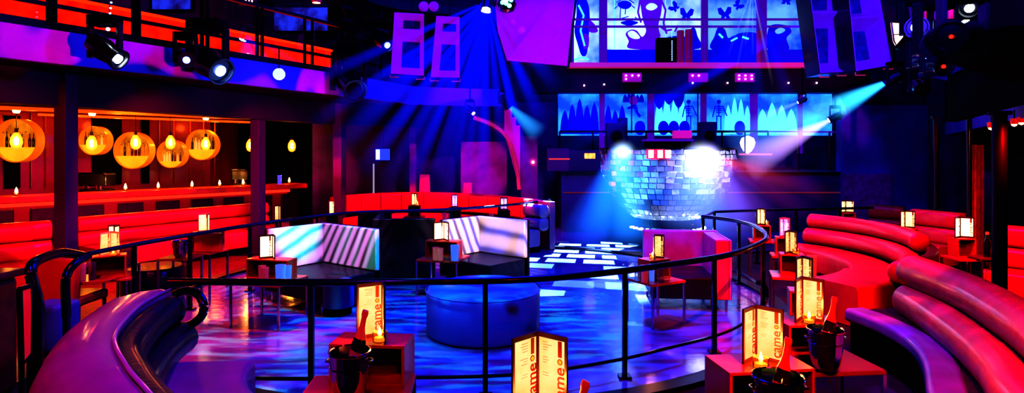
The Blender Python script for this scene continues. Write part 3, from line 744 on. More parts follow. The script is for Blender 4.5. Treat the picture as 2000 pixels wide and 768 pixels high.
# ================================================================== GALLERY LEVEL BEHIND THE BOWL
t = thing('stage_rail', 'dark two-bay stage rail behind the mirrored bowl', 'railing', P(1160, 300, 16.5)); t.location.z = 1.52
def R_(x, y, D=16.5): return P(x, y, D)-t.location
MB().cyl(R_(1093, 257), R_(1500, 257), .03, 8).build('top_rail', 'black_metal', t)
MB().cyl(R_(1500, 257), R_(1640, 258), .02, 8).build('top_rail_right', 'mull_purple', t)
for x in (1093, 1158, 1262, 1330, 1410, 1455, 1500, 1560, 1620):
    MB().cyl((R_(x, 257).x, 0, 0), R_(x, 257), .025, 8).build('post', 'black_metal', t)
def pa(px0, px1, y0, y1, D, label, z=None):
    c = P((px0+px1)/2, y1, D); w_ = (px1-px0)*D/F; h = (y1-y0)*D/F
    t = thing('stage_speaker', label, 'speaker', (c.x, D, c.z if z is None else z))
    if z is not None: h = P(0, y0, D).z-z
    MB().b2((-w_/2, 0, 0), (w_/2, .4, h)).build('cabinet', pbr('speaker_cab', (.015,.015,.06), .6), t, bevel=.015)
    MB().b2((-w_*.42, -.015, h*.05), (w_*.42, 0, h*.95)).build('grille', pbr('speaker_grille', (.03,.03,.1), .7, bump=.6, bscale=300), t)
    for k, zz in enumerate((.3, .72)):
        MB().lathe([(0, .01), (w_*.15, .015), (w_*.3, .03), (w_*.33, .03), (w_*.33, 0)], 20, (0, -.015, h*zz), cap=False, R=Matrix.Rotation(PI/2, 3, 'X')).build('driver', 'black', t, smooth=True)
    return t
pa(1186, 1222, 240, 290, 15.9, 'dark stage loudspeaker on the platform, behind the left of the bowl', 1.52)
pa(1210, 1226, 230, 290, 16.2, 'narrow taller stage loudspeaker just right of the left one', 1.52)
pa(1370, 1400, 238, 290, 15.9, 'dark stage loudspeaker behind the bright side of the bowl', 1.52)
# dj desk
t = thing('dj_desk', 'dark desk with red-lit front on the platform behind the bowl', 'desk', P(1300, 290, 15.9)); t.location.z = 1.52
dx0 = P(1262, 0, 15.9).x-t.location.x; dx1 = P(1355, 0, 15.9).x-t.location.x
MB().b2((dx0, 0, .78), (dx1, .55, .84)).build('desk_top', 'mull_purple', t)
MB().b2((dx0+.05, .05, 0), (dx1-.05, .5, .78)).build('desk_body', 'black', t)
MB().b2((dx0+.75, -.02, .86), (dx1-.05, .3, 1.06)).build('mixer', pbr('pink_mixer', (.6,.05,.3), .4, emis=(1,.02,.3), estr=.3), t, bevel=.01)
# consoles with glowing screen, left of bowl
t = thing('lit_console', 'dark equipment console with a small orange glowing window, left of the bowl', 'console', P(1143, 325, 16.0)); t.location.z = 1.52
MB().b2((-.42, 0, 0), (.42, .4, .55)).build('cabinet', pbr('navy_cab', (.02,.02,.08), .5), t, bevel=.01)
MB().b2((-.02, -.01, .33), (.26, 0, .47)).build('window', emit('orange_window', (1,.35,.1), 1.6, noise=.6, nscale=9), t)
MB().b2((-.95, -.01, .30), (-.4, 0, .34)).build('light_bar', emit('red_line', (.9,.1,.15), .5), t)
MB().b2((-1.0, 0, 0), (-.42, .3, .6)).build('side_cabinet', pbr('plum_cab', (.12,.02,.12), .5), t, bevel=.01)
# red topped round table and lit lamp on the right of the bowl
t = thing('round_table', 'red-topped round table on the platform right of the bowl', 'table', (P(1487, 0, 16.2).x, 16.6, 1.52))
MB().lathe([(0, .42), (.42, .42), (.42, .46), (0, .46)], 28, cap=False).build('tabletop', emit('red_table_top', (1,.1,.2), .8), t)
MB().cyl((0,0,0), (0,0,.42), .03, 8).build('pedestal', 'black_metal', t)
t = thing('table_lamp', 'round glowing pinkish lamp right of the bowl on the platform', 'lamp', (P(1480, 0, 16.2).x, 16.9, 1.98))
MB().lathe([(.02, 0), (.1, .06), (.17, .18), (.2, .3), (.16, .42), (.04, .48)], 20).build('globe', emit('lamp_globe', (1,.62,.7), 2.2), t, smooth=True)
MB().lathe([(.07, -.03), (.03, .0)], 16).build('base', 'black_metal', t)

# ================================================================== MIRRORED BOWL (half mirror ball dj booth)
BC = Vector((P(1302, 0, 12.9).x, 12.9, P(0, 291, 12.9).z)); BR = 1.37
M['mirror'] = pbr('mirror_tile', (.75,.82,1), .18, .75)
M['grout'] = pbr('silver_grout', (.8,.85,1), .45, .1)
t = thing('mirror_ball_booth', 'huge half mirror-ball bowl booth standing before the stage', 'dj booth', (BC.x, BC.y, 0))
prof = []
def bowl_r(zz, R0=BR):      # zz below rim
    return R0*math.sqrt(max(0, 1-(zz/1.62)**2.3))
zs = [i*.11 for i in range(0, 14)]
shell = [(bowl_r(z)-.02, BC.z-z) for z in zs]
MB().lathe([(0, shell[-1][1])] + shell[::-1] + [(BR-.08, BC.z), (0, BC.z-.05)], 64, cap=False).build('bowl_shell', 'grout', t, smooth=True)
tiles = MB(); nz = 13
for k in range(nz):
    z0, z1 = k*.11+.008, (k+1)*.11-.008
    ra, rb = bowl_r(z0)+.004, bowl_r(z1)+.004
    nseg = max(12, int(2*PI*ra/.155)); ph = random.random()
    for i in range(nseg):
        a0 = 2*PI*(i+ph+.05)/nseg; a1 = 2*PI*(i+ph+.95)/nseg
        jt = random.uniform(-.012, .012); jv = random.uniform(-.012, .012)
        v = []
        for a, z, r, jj in ((a0, z1, rb, jt+jv), (a1, z1, rb, -jt+jv), (a1, z0, ra, -jt-jv), (a0, z0, ra, jt-jv)):
            v.append(((r+jj+.012)*math.cos(a), (r+jj+.012)*math.sin(a), BC.z-z))
        tiles.add(v, [[0,1,2,3]])
tiles.build('mirror_tiles', 'mirror', t)
MB().lathe([(BR-.1, BC.z-.02), (BR+.03, BC.z-.02), (BR+.03, BC.z+.02), (BR-.1, BC.z+.02), (BR-.1, BC.z-.02)], 64, cap=False).build('rim', 'black_metal', t)
MB().lathe([(.5, 0), (.45, .3), (.55, shell[-1][1]+.02)], 32).build('pedestal', pbr('pedestal_navy', (.03,.04,.2), .5), t)
MB().lathe([(.6, .42), (.74, .42), (.74, .5), (.6, .5), (.6, .42)], 48, cap=False).build('lamp_ring', 'chrome', t)
for i in range(14):
    a = PI+PI*(i+.5)/14
    o = MB().lathe([(0, 0), (.03, .01), (.035, .03), (0, .045)], 10, (.76*math.cos(a), .76*math.sin(a), .44), cap=False).build('ring_lamp', 'lens_white', t)
for px in (1270, 1288, 1303):  # reflections in the mirror tiles, modelled as glowing boxes at the rim
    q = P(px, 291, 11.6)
    MB().box((q.x-BC.x, q.y-BC.y-.06, BC.z-.1), (.09, .03, .14)).build('rim_reflection', 'lens_pink', t)
    MB().box((q.x-BC.x, q.y-BC.y-.03, BC.z-.1), (.15, .03, .18)).build('rim_reflection_halo', emit('red_reflection', (1,.03,.12), 1.0), t)

# ================================================================== HUNG SPEAKERS
def horn(name, label, corners, D, depth, split, mat, yaw=0):
    """open trapezoid horn cabinet with an upper and a lower flared mouth; corners in px: tl, tr, br, bl"""
    q = [P(x, y, D) for x, y in corners]; c = sum(q, Vector())/4
    t = thing(name, label, 'speaker', c)
    q = [v-c for v in q]
    def lerp(a, b, k): return a+(b-a)*k
    L, Rr = lerp(q[0], q[3], split), lerp(q[1], q[2], split)
    for (a, b, c_, d) in ((q[0], q[1], Rr, L), (L, Rr, q[2], q[3])):
        ctr = (a+b+c_+d)/4; inn = [ctr + (v-ctr)*.62 + Vector((0, depth, 0)) for v in (a, b, c_, d)]
        outr = [a, b, c_, d]
        mb = MB()
        for i in range(4):
            j = (i+1) % 4; mb.add([outr[i], outr[j], inn[j], inn[i]], [[0,1,2,3]])
        o = mb.build('horn_flare', mat, t); o.modifiers.new('s', 'SOLIDIFY').thickness = .015
        MB().slab(inn, (0, .02, 0)).build('horn_throat', 'throat', t)
    ctr = Vector(); back = [v + Vector((0, depth+.12, 0)) for v in q]
    mb = MB()
    for i in range(4):
        j = (i+1) % 4; mb.add([q[i]*1.02, q[j]*1.02, back[j]*1.02, back[i]*1.02], [[0,1,2,3]])
    mb.add(back, [[0,1,2,3]])
    o = mb.build('cabinet_shell', 'blackgloss', t); o.modifiers.new('s', 'SOLIDIFY').thickness = .02
    # foot brackets and hanging cable
    for k in (3, 2):
        v = q[k]; s = 1 if k == 3 else -1
        MB().tube([v+Vector((-.01*s, 0, -.02)), v+Vector((-.01*s, 0, -.07)), v+Vector((.16*s, 0, -.07))], .012, 6).build('bracket', 'foil', t)
    top = (q[0]+q[1])/2
    MB().cyl(top+Vector((0, depth, 0)), top+Vector((0, depth, 7.6-c.z-top.z)), .012, 6).build('hanging_cable', 'black_metal', t)
    return t
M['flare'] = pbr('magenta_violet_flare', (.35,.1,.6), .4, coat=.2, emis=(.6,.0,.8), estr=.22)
M['throat'] = pbr('navy_throat', (.04,.04,.3), .5, noise=.4)
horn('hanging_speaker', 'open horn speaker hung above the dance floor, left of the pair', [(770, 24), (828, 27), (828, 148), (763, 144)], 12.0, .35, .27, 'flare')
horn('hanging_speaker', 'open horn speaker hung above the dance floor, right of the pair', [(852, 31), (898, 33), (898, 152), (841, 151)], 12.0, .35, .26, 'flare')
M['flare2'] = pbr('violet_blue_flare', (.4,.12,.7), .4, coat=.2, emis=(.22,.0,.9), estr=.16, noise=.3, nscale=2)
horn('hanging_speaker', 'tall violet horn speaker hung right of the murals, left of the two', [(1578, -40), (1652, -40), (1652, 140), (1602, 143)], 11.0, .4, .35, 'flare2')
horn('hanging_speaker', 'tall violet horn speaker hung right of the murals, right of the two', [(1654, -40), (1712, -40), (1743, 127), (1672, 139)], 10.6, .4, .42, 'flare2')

# ================================================================== STAGE LIGHTING FIXTURES
def mover(px, py, D, s, tgt, lens, label, arm=None, cat='stage light', lensr=.8):
    c = P(px, py, D); t = thing('moving_head_light', label, cat, c, 0, None)
    d = (Vector(tgt)-c).normalized(); Rm = d.to_track_quat('Z', 'Y').to_matrix()
    MB().lathe([(.05*s, -.2*s), (.1*s, -.16*s), (.12*s, -.02*s), (.1*s, .12*s), (.115*s, .2*s), (.1*s, .2*s), (.09*s, .17*s)], 20, R=Rm).build('head', 'blackgloss', t, smooth=True)
    MB().lathe([(0, 0), (.09*s*lensr, 0), (.09*s*lensr, .01), (0, .012)], 20, Rm @ Vector((0,0,.18*s)), cap=False, R=Rm).build('lens', lens, t)
    MB().box((0, 0, .3*s), (.26*s, .2*s, .1*s)).build('base', 'black', t, bevel=.01)
    for sg in (-1, 1):
        MB().box((.15*s*sg, 0, .1*s), (.03*s, .08*s, .36*s)).build('yoke_arm', 'blackgloss', t, bevel=.005)
    MB().cyl((0,0,.34*s), (0,0,(arm if arm else .25)), .02, 8).build('hanging_clamp', 'black_metal', t)
    return t
mover(205, 98, 7.6, 1.2, (0, 7, 0), 'lens_white', 'bright white-blue moving head under the balcony, below the chain of light reflections', .45, lensr=.5)
mover(405, 122, 9.1, 1.8, (1.5, 6, 0), 'lens_blue', 'big dark moving head on the balcony front, left of the sparkling mirror ball', .6, lensr=.5)
mover(362, 112, 8.7, 1.0, (-1, 3, 1), 'lens_blue', 'small dark moving head beside the big one on the balcony front', .4, lensr=.5)
mover(682, 160, 11.7, 2.0, (0, 7, 0), 'black', 'dark unlit moving head under the balcony end', .6)
mover(745, 80, 12.4, 1.3, (3, 7, 0), 'lens_blue', 'dark moving head just left of the hung horn speakers', .6, lensr=.5)
mover(985, 199, 12.6, .8, (1.5, 13, .8), 'lens_cyan', 'small moving head casting the short cyan beam left of the murals', .6)
mover(952, 2, 11.0, 1.0, (-1, 9, 0), 'lens_white', 'white star-like moving head at the top centre, source of the fanned blue beams', .5)
mover(918, 215, 14.2, .7, (2, 12, 0), 'lens_pink', 'small pinkish spot light under the balcony, right of the hung horn speakers', .5, lensr=.6)
mover(1470, -22, 12.0, 1.0, (4.5, 13, 0), 'lens_white', 'white moving head at the top edge before the murals, source of thin beams', .5)
mover(1746, 153, 10.5, .8, (4.6, 12.2, 1.6), 'lens_cyan', 'moving head casting the bright cyan beam on the right', .5)
mover(1631, 229, 12.6, .7, (4.2, 13.2, 1.4), 'lens_white', 'moving head casting the broad white beam toward the stage', .5)
mover(1640, 222, 12.9, .5, (4.6, 7, 1.4), 'lens_amber', 'tiny amber spot light beside the broad white beam', .4)
mover(1567, 196, 13.2, .5, (3.8, 14, 1.9), 'lens_white', 'small spot light casting the thin upper white beam', .7, lensr=.6)
mover(1790, 55, 8.6, 1.3, (4, 6, 3.4), 'lens_blue', 'blue-lensed moving head beside the lit window panel on the right', .6, lensr=.6)
mover(1880, 72, 6.5, 1.5, (2.5, 5, 3), 'led_red', 'large black moving head with a red pilot light, top right', .7, lensr=.15)
mover(1900, 5, 7.0, 1.0, (3, 5, 2), 'lens_white', 'white-lit small lamp head at the top right edge', .5, lensr=.5)
mover(1834, 85, 8.2, 1.9, (4.2, 6, 3), 'black', 'large unlit black moving head in the right lighting cluster', .7)
mover(1797, 122, 8.4, 1.0, (5, 5, 3), 'lens_blue', 'small moving head with blue-white lens under the right cluster', .6)
mover(1826, 130, 8.0, 1.1, (5, 4, 2.6), 'led_red', 'small moving head with red pilot light under the right cluster', .6, lensr=.25)
mover(1795, 170, 9.0, .9, (4, 4, 1), 'black', 'lowest dark lamp head of the right cluster', .9)
# green/yellow effect light
t = thing('effect_light', 'green and yellow multicolour effect light at the top edge left of the screen', 'stage light', P(990, 8, 10.8))
MB().lathe([(0, -.16), (.12, -.12), (.17, 0), (.12, .12), (0, .16)], 12, cap=False).build('faceted_body', 'blackgloss', t)
for i in range(7):
    a = random.uniform(-2.6, -.5); z = random.uniform(-.08, .1)
    MB().lathe([(0, .0), (.04, .0), (.03, .03), (0, .03)], 8, (.155*math.cos(a), .155*math.sin(a), z), cap=False, R=Matrix.Rotation(PI/2, 3, 'X')).build('colour_lens', 'lens_green' if i < 5 else 'lens_amber', t)
MB().cyl((0,0,.1), (0,0,2.8), .015, 6).build('hanging_rod', 'black_metal', t)
# small mirror ball that sparkles on the balcony front
t = thing('mirror_ball', 'small sparkling mirror ball under the balcony, right of the big dark moving head', 'mirror ball', P(545, 145, 10.2))
mb = MB()
for k in range(8):
    a0, a1 = -PI/2+PI*k/8, -PI/2+PI*(k+1)/8; n = max(4, int(16*math.cos((a0+a1)/2)))
    for i in range(n):
        b0, b1 = 2*PI*(i+.06)/n, 2*PI*(i+.94)/n
        mb.add([(.1*math.cos(a)*math.cos(b), .1*math.cos(a)*math.sin(b), .1*math.sin(a)) for a, b in ((a0, b0), (a0, b1), (a1, b1), (a1, b0))], [[0,1,2,3]])
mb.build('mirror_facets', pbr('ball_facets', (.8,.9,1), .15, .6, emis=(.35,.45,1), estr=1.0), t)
MB().cyl((0,0,.09), (0,0,.42), .012, 6).build('hanging_rod', 'black_metal', t)
# LED reflections on the pole above the first fixture, built as glowing points
t = thing('reflection_chain', 'vertical chain of small blue-white LED reflections before the balcony glass', 'string light', P(208, 60, 7.5))
MB().cyl(P(210, 75, 7.5)-t.location, P(219, -60, 7.5)-t.location, .006, 6).build('wire', 'black_metal', t)
for y in (57, 45, 36, 26, 16, 5, -6):
    q = P(211+(57-y)*.12, y, 7.5)-t.location; r = .022 if y > 50 else .012
    MB().lathe([(0, -r), (r*.8, -r*.6), (r, 0), (r*.8, r*.6), (0, r)], 10, q, cap=False).build('reflection_point', 'lens_blue' if y < 50 else 'lens_white', t)
# tiny ceiling can lamp and a pair of pink goggles-like lamps
t = thing('ceiling_can_light', 'small amber can light at the top edge above the balcony end', 'light', P(618, 0, 12.5))
MB().lathe([(.08, -.06), (.1, -.02), (.1, .1), (0, .1)], 16, cap=False).build('can', 'foil', t); MB().lathe([(0, -.05), (.08, -.05), (.08, -.04), (0, -.04)], 16, cap=False).build('lens', 'lens_amber', t)
t = thing('twin_lamp', 'pair of pink round lamps above the hung horn speakers', 'light', P(838, 14, 12.2))
for s in (-1, 1): MB().lathe([(0, 0), (.09, .0), (.1, .06), (.05, .14), (0, .14)], 18, (s*.1, 0, 0), cap=False, R=Matrix.Rotation(PI/2, 3, 'X')).build('lamp_cup', 'flare', t)
MB().cyl((0,.05,.05), (0,.05,2.6), .012, 6).build('hanging_rod', 'black_metal', t)
# truss and dark mass at the balcony end
t = thing('lighting_truss', 'dark lighting truss at the end of the balcony', 'truss', P(720, 30, 12.6))
a, b = P(668, 12, 12.0)-t.location, P(765, 42, 12.8)-t.location
for dz in (0, .25):
    MB().cyl(a+Vector((0,0,-dz)), b+Vector((0,0,-dz)), .03, 8).build('chord', 'black_metal', t)
for i in range(7):
    p_ = a.lerp(b, i/7); q_ = a.lerp(b, (i+1)/7)
    MB().cyl(p_+Vector((0,0,-.25*(i % 2))), q_+Vector((0,0,-.25*((i+1) % 2))), .015, 6).build('brace', 'black_metal', t)
MB().box(P(705, 30, 12.3)-t.location, (.55, .3, .35)).build('dimmer_box', 'black', t, bevel=.02)
# par bars on the bulkhead
for px, lb, n in ((1235, 'left', 4), (1365, 'middle', 2), (1456, 'right', 6)):
    t = thing('led_bar', 'small pink LED bar under the upper murals, %s of three' % lb, 'stage light', P(px, 151, 17.6))
    MB().box((0, .06, 0), (.55, .1, .26)).build('housing', pbr('pink_housing_'+lb, (.4,.04,.3), .5, emis=(.6,0,.4), estr=.25), t, bevel=.02)
    for i in range(n): MB().lathe([(0, 0), (.02, 0), (.018, -.02), (0, -.02)], 10, (-.18+.18*(i % 3), 0, .05-.1*(i//3)), cap=False, R=Matrix.Rotation(-PI/2, 3, 'X')).build('led', 'lens_pink', t)
    MB().cyl((0, .1, -.1), (0, .1, -1.6 if n != 6 else -.4), .018, 6).build('cable_pole', 'black_metal', t)
for i, (px, py) in enumerate(((1141, 167), (1180, 165), (1353, 162), (1421, 162), (1540, 162), (1595, 162))):
    tag(MB().lathe([(0, 0), (.025, 0), (.02, -.02), (0, -.02)], 8, cap=False, R=Matrix.Rotation(-PI/2, 3, 'X')).build('pinpoint_light', 'lens_pink'), 'tiny reddish pin light on the bulkhead under the upper murals, %s from the left' % ORD[i], 'light').location = P(px, py, 17.95)

# ================================================================== RIGHT UPPER AREA
M['rbeam'] = pbr('right_dark_beam', (.006,.006,.02), .7, spec=.1)
def quad(name, pts, mat, t=.1, **kw):
    q = [P(x, y, D) for x, y, D in pts]; return MB().slab(q, (0, t, 0)).build(name, mat, **kw)
# blue-lit fascia band of the right balcony and dark wall below
RA, RB = Vector((5.9, 6.6, 0)), Vector((12.4, 17.6, 0))
def rz(px, py): 
    D = hit(px, RA, RB); return P(px, py, D)
p1, p2 = rz(2000, 218), rz(1815, 262); 
struct(wallbox('wall_right_balcony', RA, RB, 2.5, 2.86, -.3, 'fascia'))
struct(wallbox('wall_right_beam', RA+Vector((.05,0,0)), RB, 2.86, 5.2, -.3, 'rbeam'))
struct(wallbox('wall_right_soffit', RA+Vector((.5,0,0)), RB+Vector((.5,0,0)), 2.3, 2.52, -.3, 'black'))
struct(wallbox('wall_right_dark', RA+Vector((3.2,-1.5,0)), RB+Vector((1.2,0,0)), 0, 3.0, -.2, pbr('black_wall', (.012,.008,.012), .7)))
# rear right wall pieces
boxpx('wall_rear_right', 1645, 1812, 205, 500, 15.5, .3, pbr('blue_wall', (.06,.06,.3), .6, noise=.6, nscale=.9), z0=0)
boxpx('wall_panel_plum', 1646, 1740, 340, 410, 15.4, .1, pbr('plum_panel', (.2,.03,.2), .6, noise=.4), z0=0)
# diagonal upper bracing, pink pipes, lit window
t = thing('lit_window_panel', 'bright pinkish-white lit window panel at the upper right', 'window light', P(1754, 65, 9.6))
MB().slab([P(x, y, 9.6)-t.location for x, y in ((1742, 44), (1766, 46), (1764, 72), (1751, 88), (1747, 80))], (0, .04, 0)).build('glowing_pane', emit('pink_white_pane', (1,.55,.5), 1.5, noise=.4, nscale=5, col2=(1,.25,.25)), t)
MB().tube([P(x, y, 9.57)-t.location for x, y in ((1741, 43), (1767, 45), (1765, 73), (1751, 89), (1746, 80), (1741, 43))], .012, 6).build('frame', 'black_metal', t)
MB().cyl(P(1745, 68, 9.56)-t.location, P(1765, 66, 9.56)-t.location, .008, 6).build('glazing_bar', 'black_metal', t)
MB().cyl((0,.03,.2), (0,.03,3.0), .012, 6).build('hanging_rod', 'black_metal', t)
M['pinkpipe'] = pbr('pink_lit_pipe', (.7,.15,.3), .4, emis=(1,.02,.2), estr=.3)
tt = thing('pipe_rack', 'cluster of vertical pink-lit pipes behind the right lighting cluster', 'pipes', P(1845, 50, 10.0))
for px, y0, y1 in ((1810, 22, 60), (1832, -40, 55), (1857, -40, 62), (1891, -10, 58)):
    MB().cyl(P(px, y0, 10.0)-tt.location, P(px, y1, 10.0)-tt.location, .03, 8).build('pipe', 'pinkpipe', tt)
MB().cyl(P(1780, 44, 9.97)-tt.location, P(1900, 38, 9.97)-tt.location, .03, 8).build('cross_pipe', 'black_metal', tt)
MB().cyl(P(1752, 96, 9.97)-tt.location, P(1822, -10, 9.97)-tt.location, .03, 8).build('diagonal_pipe', 'black_metal', tt)
struct(quad('wall_upper_right', [(1770, -60, 13.4), (2100, -60, 12), (2100, 190, 12), (1800, 150, 13.4)], pbr('violet_wall', (.1,.03,.3), .6, noise=.8, nscale=.8)))
# black angular speaker hanging top right
t = thing('hanging_subwoofer', 'large black angular cabinet hanging in the upper right corner', 'speaker', P(1945, 90, 6.6))
q = [P(x, y, 6.3)-t.location for x, y in ((1912, 60), (1990, 48), (2060, 60), (2060, 150), (1935, 108))]
MB().slab(q, (0, .6, 0)).build('cabinet', 'black', t, bevel=.01)
MB().cyl((.1,.3,.1), (.1,.3,4.6), .015, 6).build('hanging_cable', 'black_metal', t)
struct(MB().slab([P(x, y, D) for x, y, D in ((1850, 148, 9.0), (2100, 40, 6.2), (2100, 172, 6.2), (1850, 238, 9.0))], (.2, .1, 0)).build('wall_dark_drape', 'black'))
# posts of the right side: blue-edged pole, copper drape
def pole(px, D, r, mat, label, z1=2.5, name='pole', cat='post'):
    p = P(px, 0, D); o = thing(name, label, cat, (p.x, p.y, 0)); MB().lathe([(r*2, 0), (r*2, .02), (r, .03), (r, z1)], 14).build('shaft', mat, o, smooth=True)
    MB().lathe([(r*1.6, z1-.04), (r*1.6, z1)], 14).build('collar', mat, o); return o
M['blackgloss_post'] = pbr('black_post_paint', (.006,.005,.02), .45, spec=.25)
pole(1952, 7.0, .075, 'blackgloss_post', 'thick glossy black post beside the lit menu on the right')
pole(1893, 9.6, .04, 'blackgloss', 'slim black post with a blue sheen, right of the rear booth', 2.6)
pole(1828, 11.5, .05, 'blackgloss', 'slim black post behind the rear right booth', 2.7)
o = thing('copper_drape', 'narrow rust coloured drape hanging on the dark right wall', 'drape', P(1911, 0, 9.9)); o.location.z = .3
MB().sweep([(-.09, 0), (-.06, .03), (-.03, 0), (0, .03), (.03, 0), (.06, .03), (.09, 0)], [(0, 0), (.02, 0), (.02, 1.85), (0, 1.85)]).build('cloth', pbr('rust_cloth', (.5,.06,.02), .7, noise=.3), o, smooth=True)
MB().cyl((-.12, 0, 1.86), (.12, 0, 1.86), .012, 6).build('rod', 'black_metal', o)
for px, py, lb in ((1936, 250, 'leftmost amber spot under the right balcony'), (1981, 243, 'middle amber spot under the right balcony'), (1995, 240, 'amber spot under the right balcony at the frame edge')):
    t = thing('ceiling_spot', lb, 'light', P(px, py, 8.5))
    MB().lathe([(0, 0), (.045, 0), (.05, .08), (0, .08)], 14, cap=False).build('can', 'foil', t); MB().lathe([(0, -.03), (.025, -.02), (.035, 0), (0, 0)], 12, cap=False).build('lens', 'lens_amber', t)
    MB().cyl((0,0,.08), (0,0,.2), .01, 6).build('stem', 'black_metal', t)

# ================================================================== GUARD RAILS AROUND THE DANCE FLOOR
RH = .965
def rail(name, label, path, posts, low=None, r=.03, base=True, group=None, z=RH):
    t = thing(name, label, 'railing', (path[0].x, path[0].y, 0))
    o = t.location
    MB().tube([p-o for p in path], r, 12).build('top_rail', 'rail_metal', t, smooth=True)
    if low: MB().tube([p-o for p in low], .016, 8).build('lower_rail', 'rail_metal', t, smooth=True)
    for p in posts:
        MB().box((p.x-o.x, p.y-o.y, z/2), (.042, .042, z-.02)).build('post', 'rail_metal', t)
        MB().box((p.x-o.x, p.y-o.y, .01), (.11, .11, .02)).build('post_foot', 'rail_metal', t)
    return t
M['rail_metal'] = pbr('dark_rail_metal', (.03,.035,.08), .22, .8, coat=.3)
fr = [G(x, y, RH) for x, y in ((330, 550), (460, 551), (608, 552), (760, 551), (950, 549), (1080, 543), (1220, 529), (1300, 518), (1400, 503), (1450, 490), (1490, 472), (1497, 461), (1490, 451), (1470, 440), (1440, 432), (1400, 426), (1372, 423))]
for p in fr: p.z = RH
frc = crv(fr, 6)
lowz = [Vector((p.x, p.y, .17)) for p in frc]
def at_px(path, px, last=False):
    best = None
    rng = range(len(path)-1)
    for i in (reversed(rng) if last else rng):
        a, b = 1000+F*path[i].x/path[i].y, 1000+F*path[i+1].x/path[i+1].y
        if (a-px)*(b-px) <= 0 and a != b: return path[i].lerp(path[i+1], (px-a)/(b-a))
    return path[0]
rail('guard_rail', 'dark curved guard rail sweeping around the front and right of the dance floor', frc,
     [at_px(frc, 608), at_px(frc, 948), at_px(frc, 1220), at_px(frc, 1395), at_px(frc, 1490), at_px(frc, 1443, True), at_px(frc, 1373, True)], lowz)
br = [G(x, y, RH) for x, y in ((1372, 423), (1395, 414), (1475, 411), (1600, 408.5), (1705, 406))]
brc = []
for a, b in zip(br[:-1], br[1:]): brc += [a, a.lerp(b, .5)]
brc.append(br[-1])
rail('guard_rail', 'dark straight guard rail behind the right booths, starting at the pink armchair', brc, [brc[2], at_px(brc, 1478), at_px(brc, 1555), at_px(brc, 1640)], [Vector((p.x, p.y, .2)) for p in brc], .025)
lf = [G(x, y, RH) for x, y in ((158, 499), (262, 478), (372, 459), (487, 440), (560, 430), (620, 422), (700, 415), (800, 412), (900, 408), (1000, 400), (1075, 391))]
lfc = crv(lf, 6)
rail('guard_rail', 'dark guard rail along the left and rear of the dance floor behind white cube sofas', lfc, [at_px(lfc, x) for x in (262, 371, 488, 541, 620, 720, 882, 975, 1029)], None, .026)
# looped handrail ends
def loop(name, label, pts, r=.03, mat='rail_metal'):
    pts = [Vector(p) for p in pts]; o = pts[0].copy(); t = thing(name, label, 'handrail', (o.x, o.y, o.z))
    MB().tube([p-o for p in crv(pts, 7)], r, 12).build('bent_tube', mat, t, smooth=True)
    e = pts[-1]-o; MB().cyl(e, (e.x, e.y, -o.z), r*.8, 8).build('post', mat, t); return t
loop('looped_handrail', 'glossy blue-lit looped handrail end beside the violet curved sofa', [P(x, y, D) for x, y, D in ((318, 590, 5.3), (345, 574, 5.25), (368, 568, 5.2), (388, 576, 5.15), (398, 598, 5.1), (392, 620, 5.1), (370, 635, 5.15), (340, 640, 5.25), (322, 640, 5.3))], .036)
loop('looped_handrail', 'black curved handrail bending down at the far left, between brown booth and red chair', [P(x, y, D) for x, y, D in ((160, 500, 6.2), (125, 494, 5.9), (95, 500, 5.6), (68, 513, 5.3), (60, 530, 5.2), (66, 560, 5.2), (75, 600, 5.2), (74, 680, 5.2))], .045)
loop('looped_handrail', 'short black handrail loop beside the far-left table', [P(x, y, D) for x, y, D in ((172, 500, 6.2), (150, 512, 6.0), (134, 530, 5.9), (128, 555, 5.85), (130, 620, 5.85))], .04)
loop('looped_handrail', 'small pink-blue looped handrail end on the right, beyond the dance floor rail', [P(x, y, D) for x, y, D in ((1478, 552, 7.9), (1490, 555, 7.9), (1497, 566, 7.9), (1496, 584, 7.9), (1488, 594, 7.9))], .03)

# ================================================================== LOUNGE SEATING
def tube_profile(u, v, r, n=18, sv=1): return circ(u, v, r, n, sv)
# front-left booth -----------------------------------------------------------
BC1 = (-1.0, 4.7); 
t = thing('curved_sofa', 'violet-lit curved sofa with a wide rounded back at the lower left', 'sofa', (-2.6, 3.6, 0)); o = t.location
def rl(path): return [Vector((p.x-o.x, p.y-o.y, 0)) for p in path]
sp_ = crv([Vector((x, y, 0)) for x, y in ((-2.86, 5.1), (-2.84, 4.85), (-2.74, 4.42), (-2.48, 3.8), (-2.10, 3.3), (-1.78, 2.95), (-1.3, 2.45), (-.9, 2.1))], 8)
bk = [(-.56, .02), (-.60, .45), (-.58, .62), (-.50, .75), (-.38, .83), (-.2, .885), (-.05, .905), (.02, .885), (.035, .85), (.02, .8), (.0, .3), (.0, .02)]
MB().sweep(rl(sp_), bk, .05, ws=lambda k: 1.12-.72*min(1, k*1.35)).build('back_shell', 'vinyl_violet_lit', t, smooth=True)
MB().sweep(rl(sp_), circ(.02, .9, .012, 8)).build('piping', 'vinyl_pink', t)
MB().sweep(rl(off(sp_[3:], .07)), circ(0, .745, .12, 18), .07).build('upper_bolster', 'vinyl_dark', t, smooth=True)
MB().sweep(rl(off(sp_[3:], .13)), circ(0, .52, .16, 18, .85), .08).build('lower_bolster', 'vinyl_dark', t, smooth=True)
MB().sweep(rl(arc(BC1[0], BC1[1], 1.3, 184, 250, 40)), rrect(-.3, .36, .16, .47, .06)).build('seat', 'vinyl_violet_lit', t, smooth=True)
MB().sweep(rl(arc(BC1[0], BC1[1], 1.35, 184, 250, 40)), rrect(-.25, .3, 0, .16, .01)).build('plinth', 'black', t)

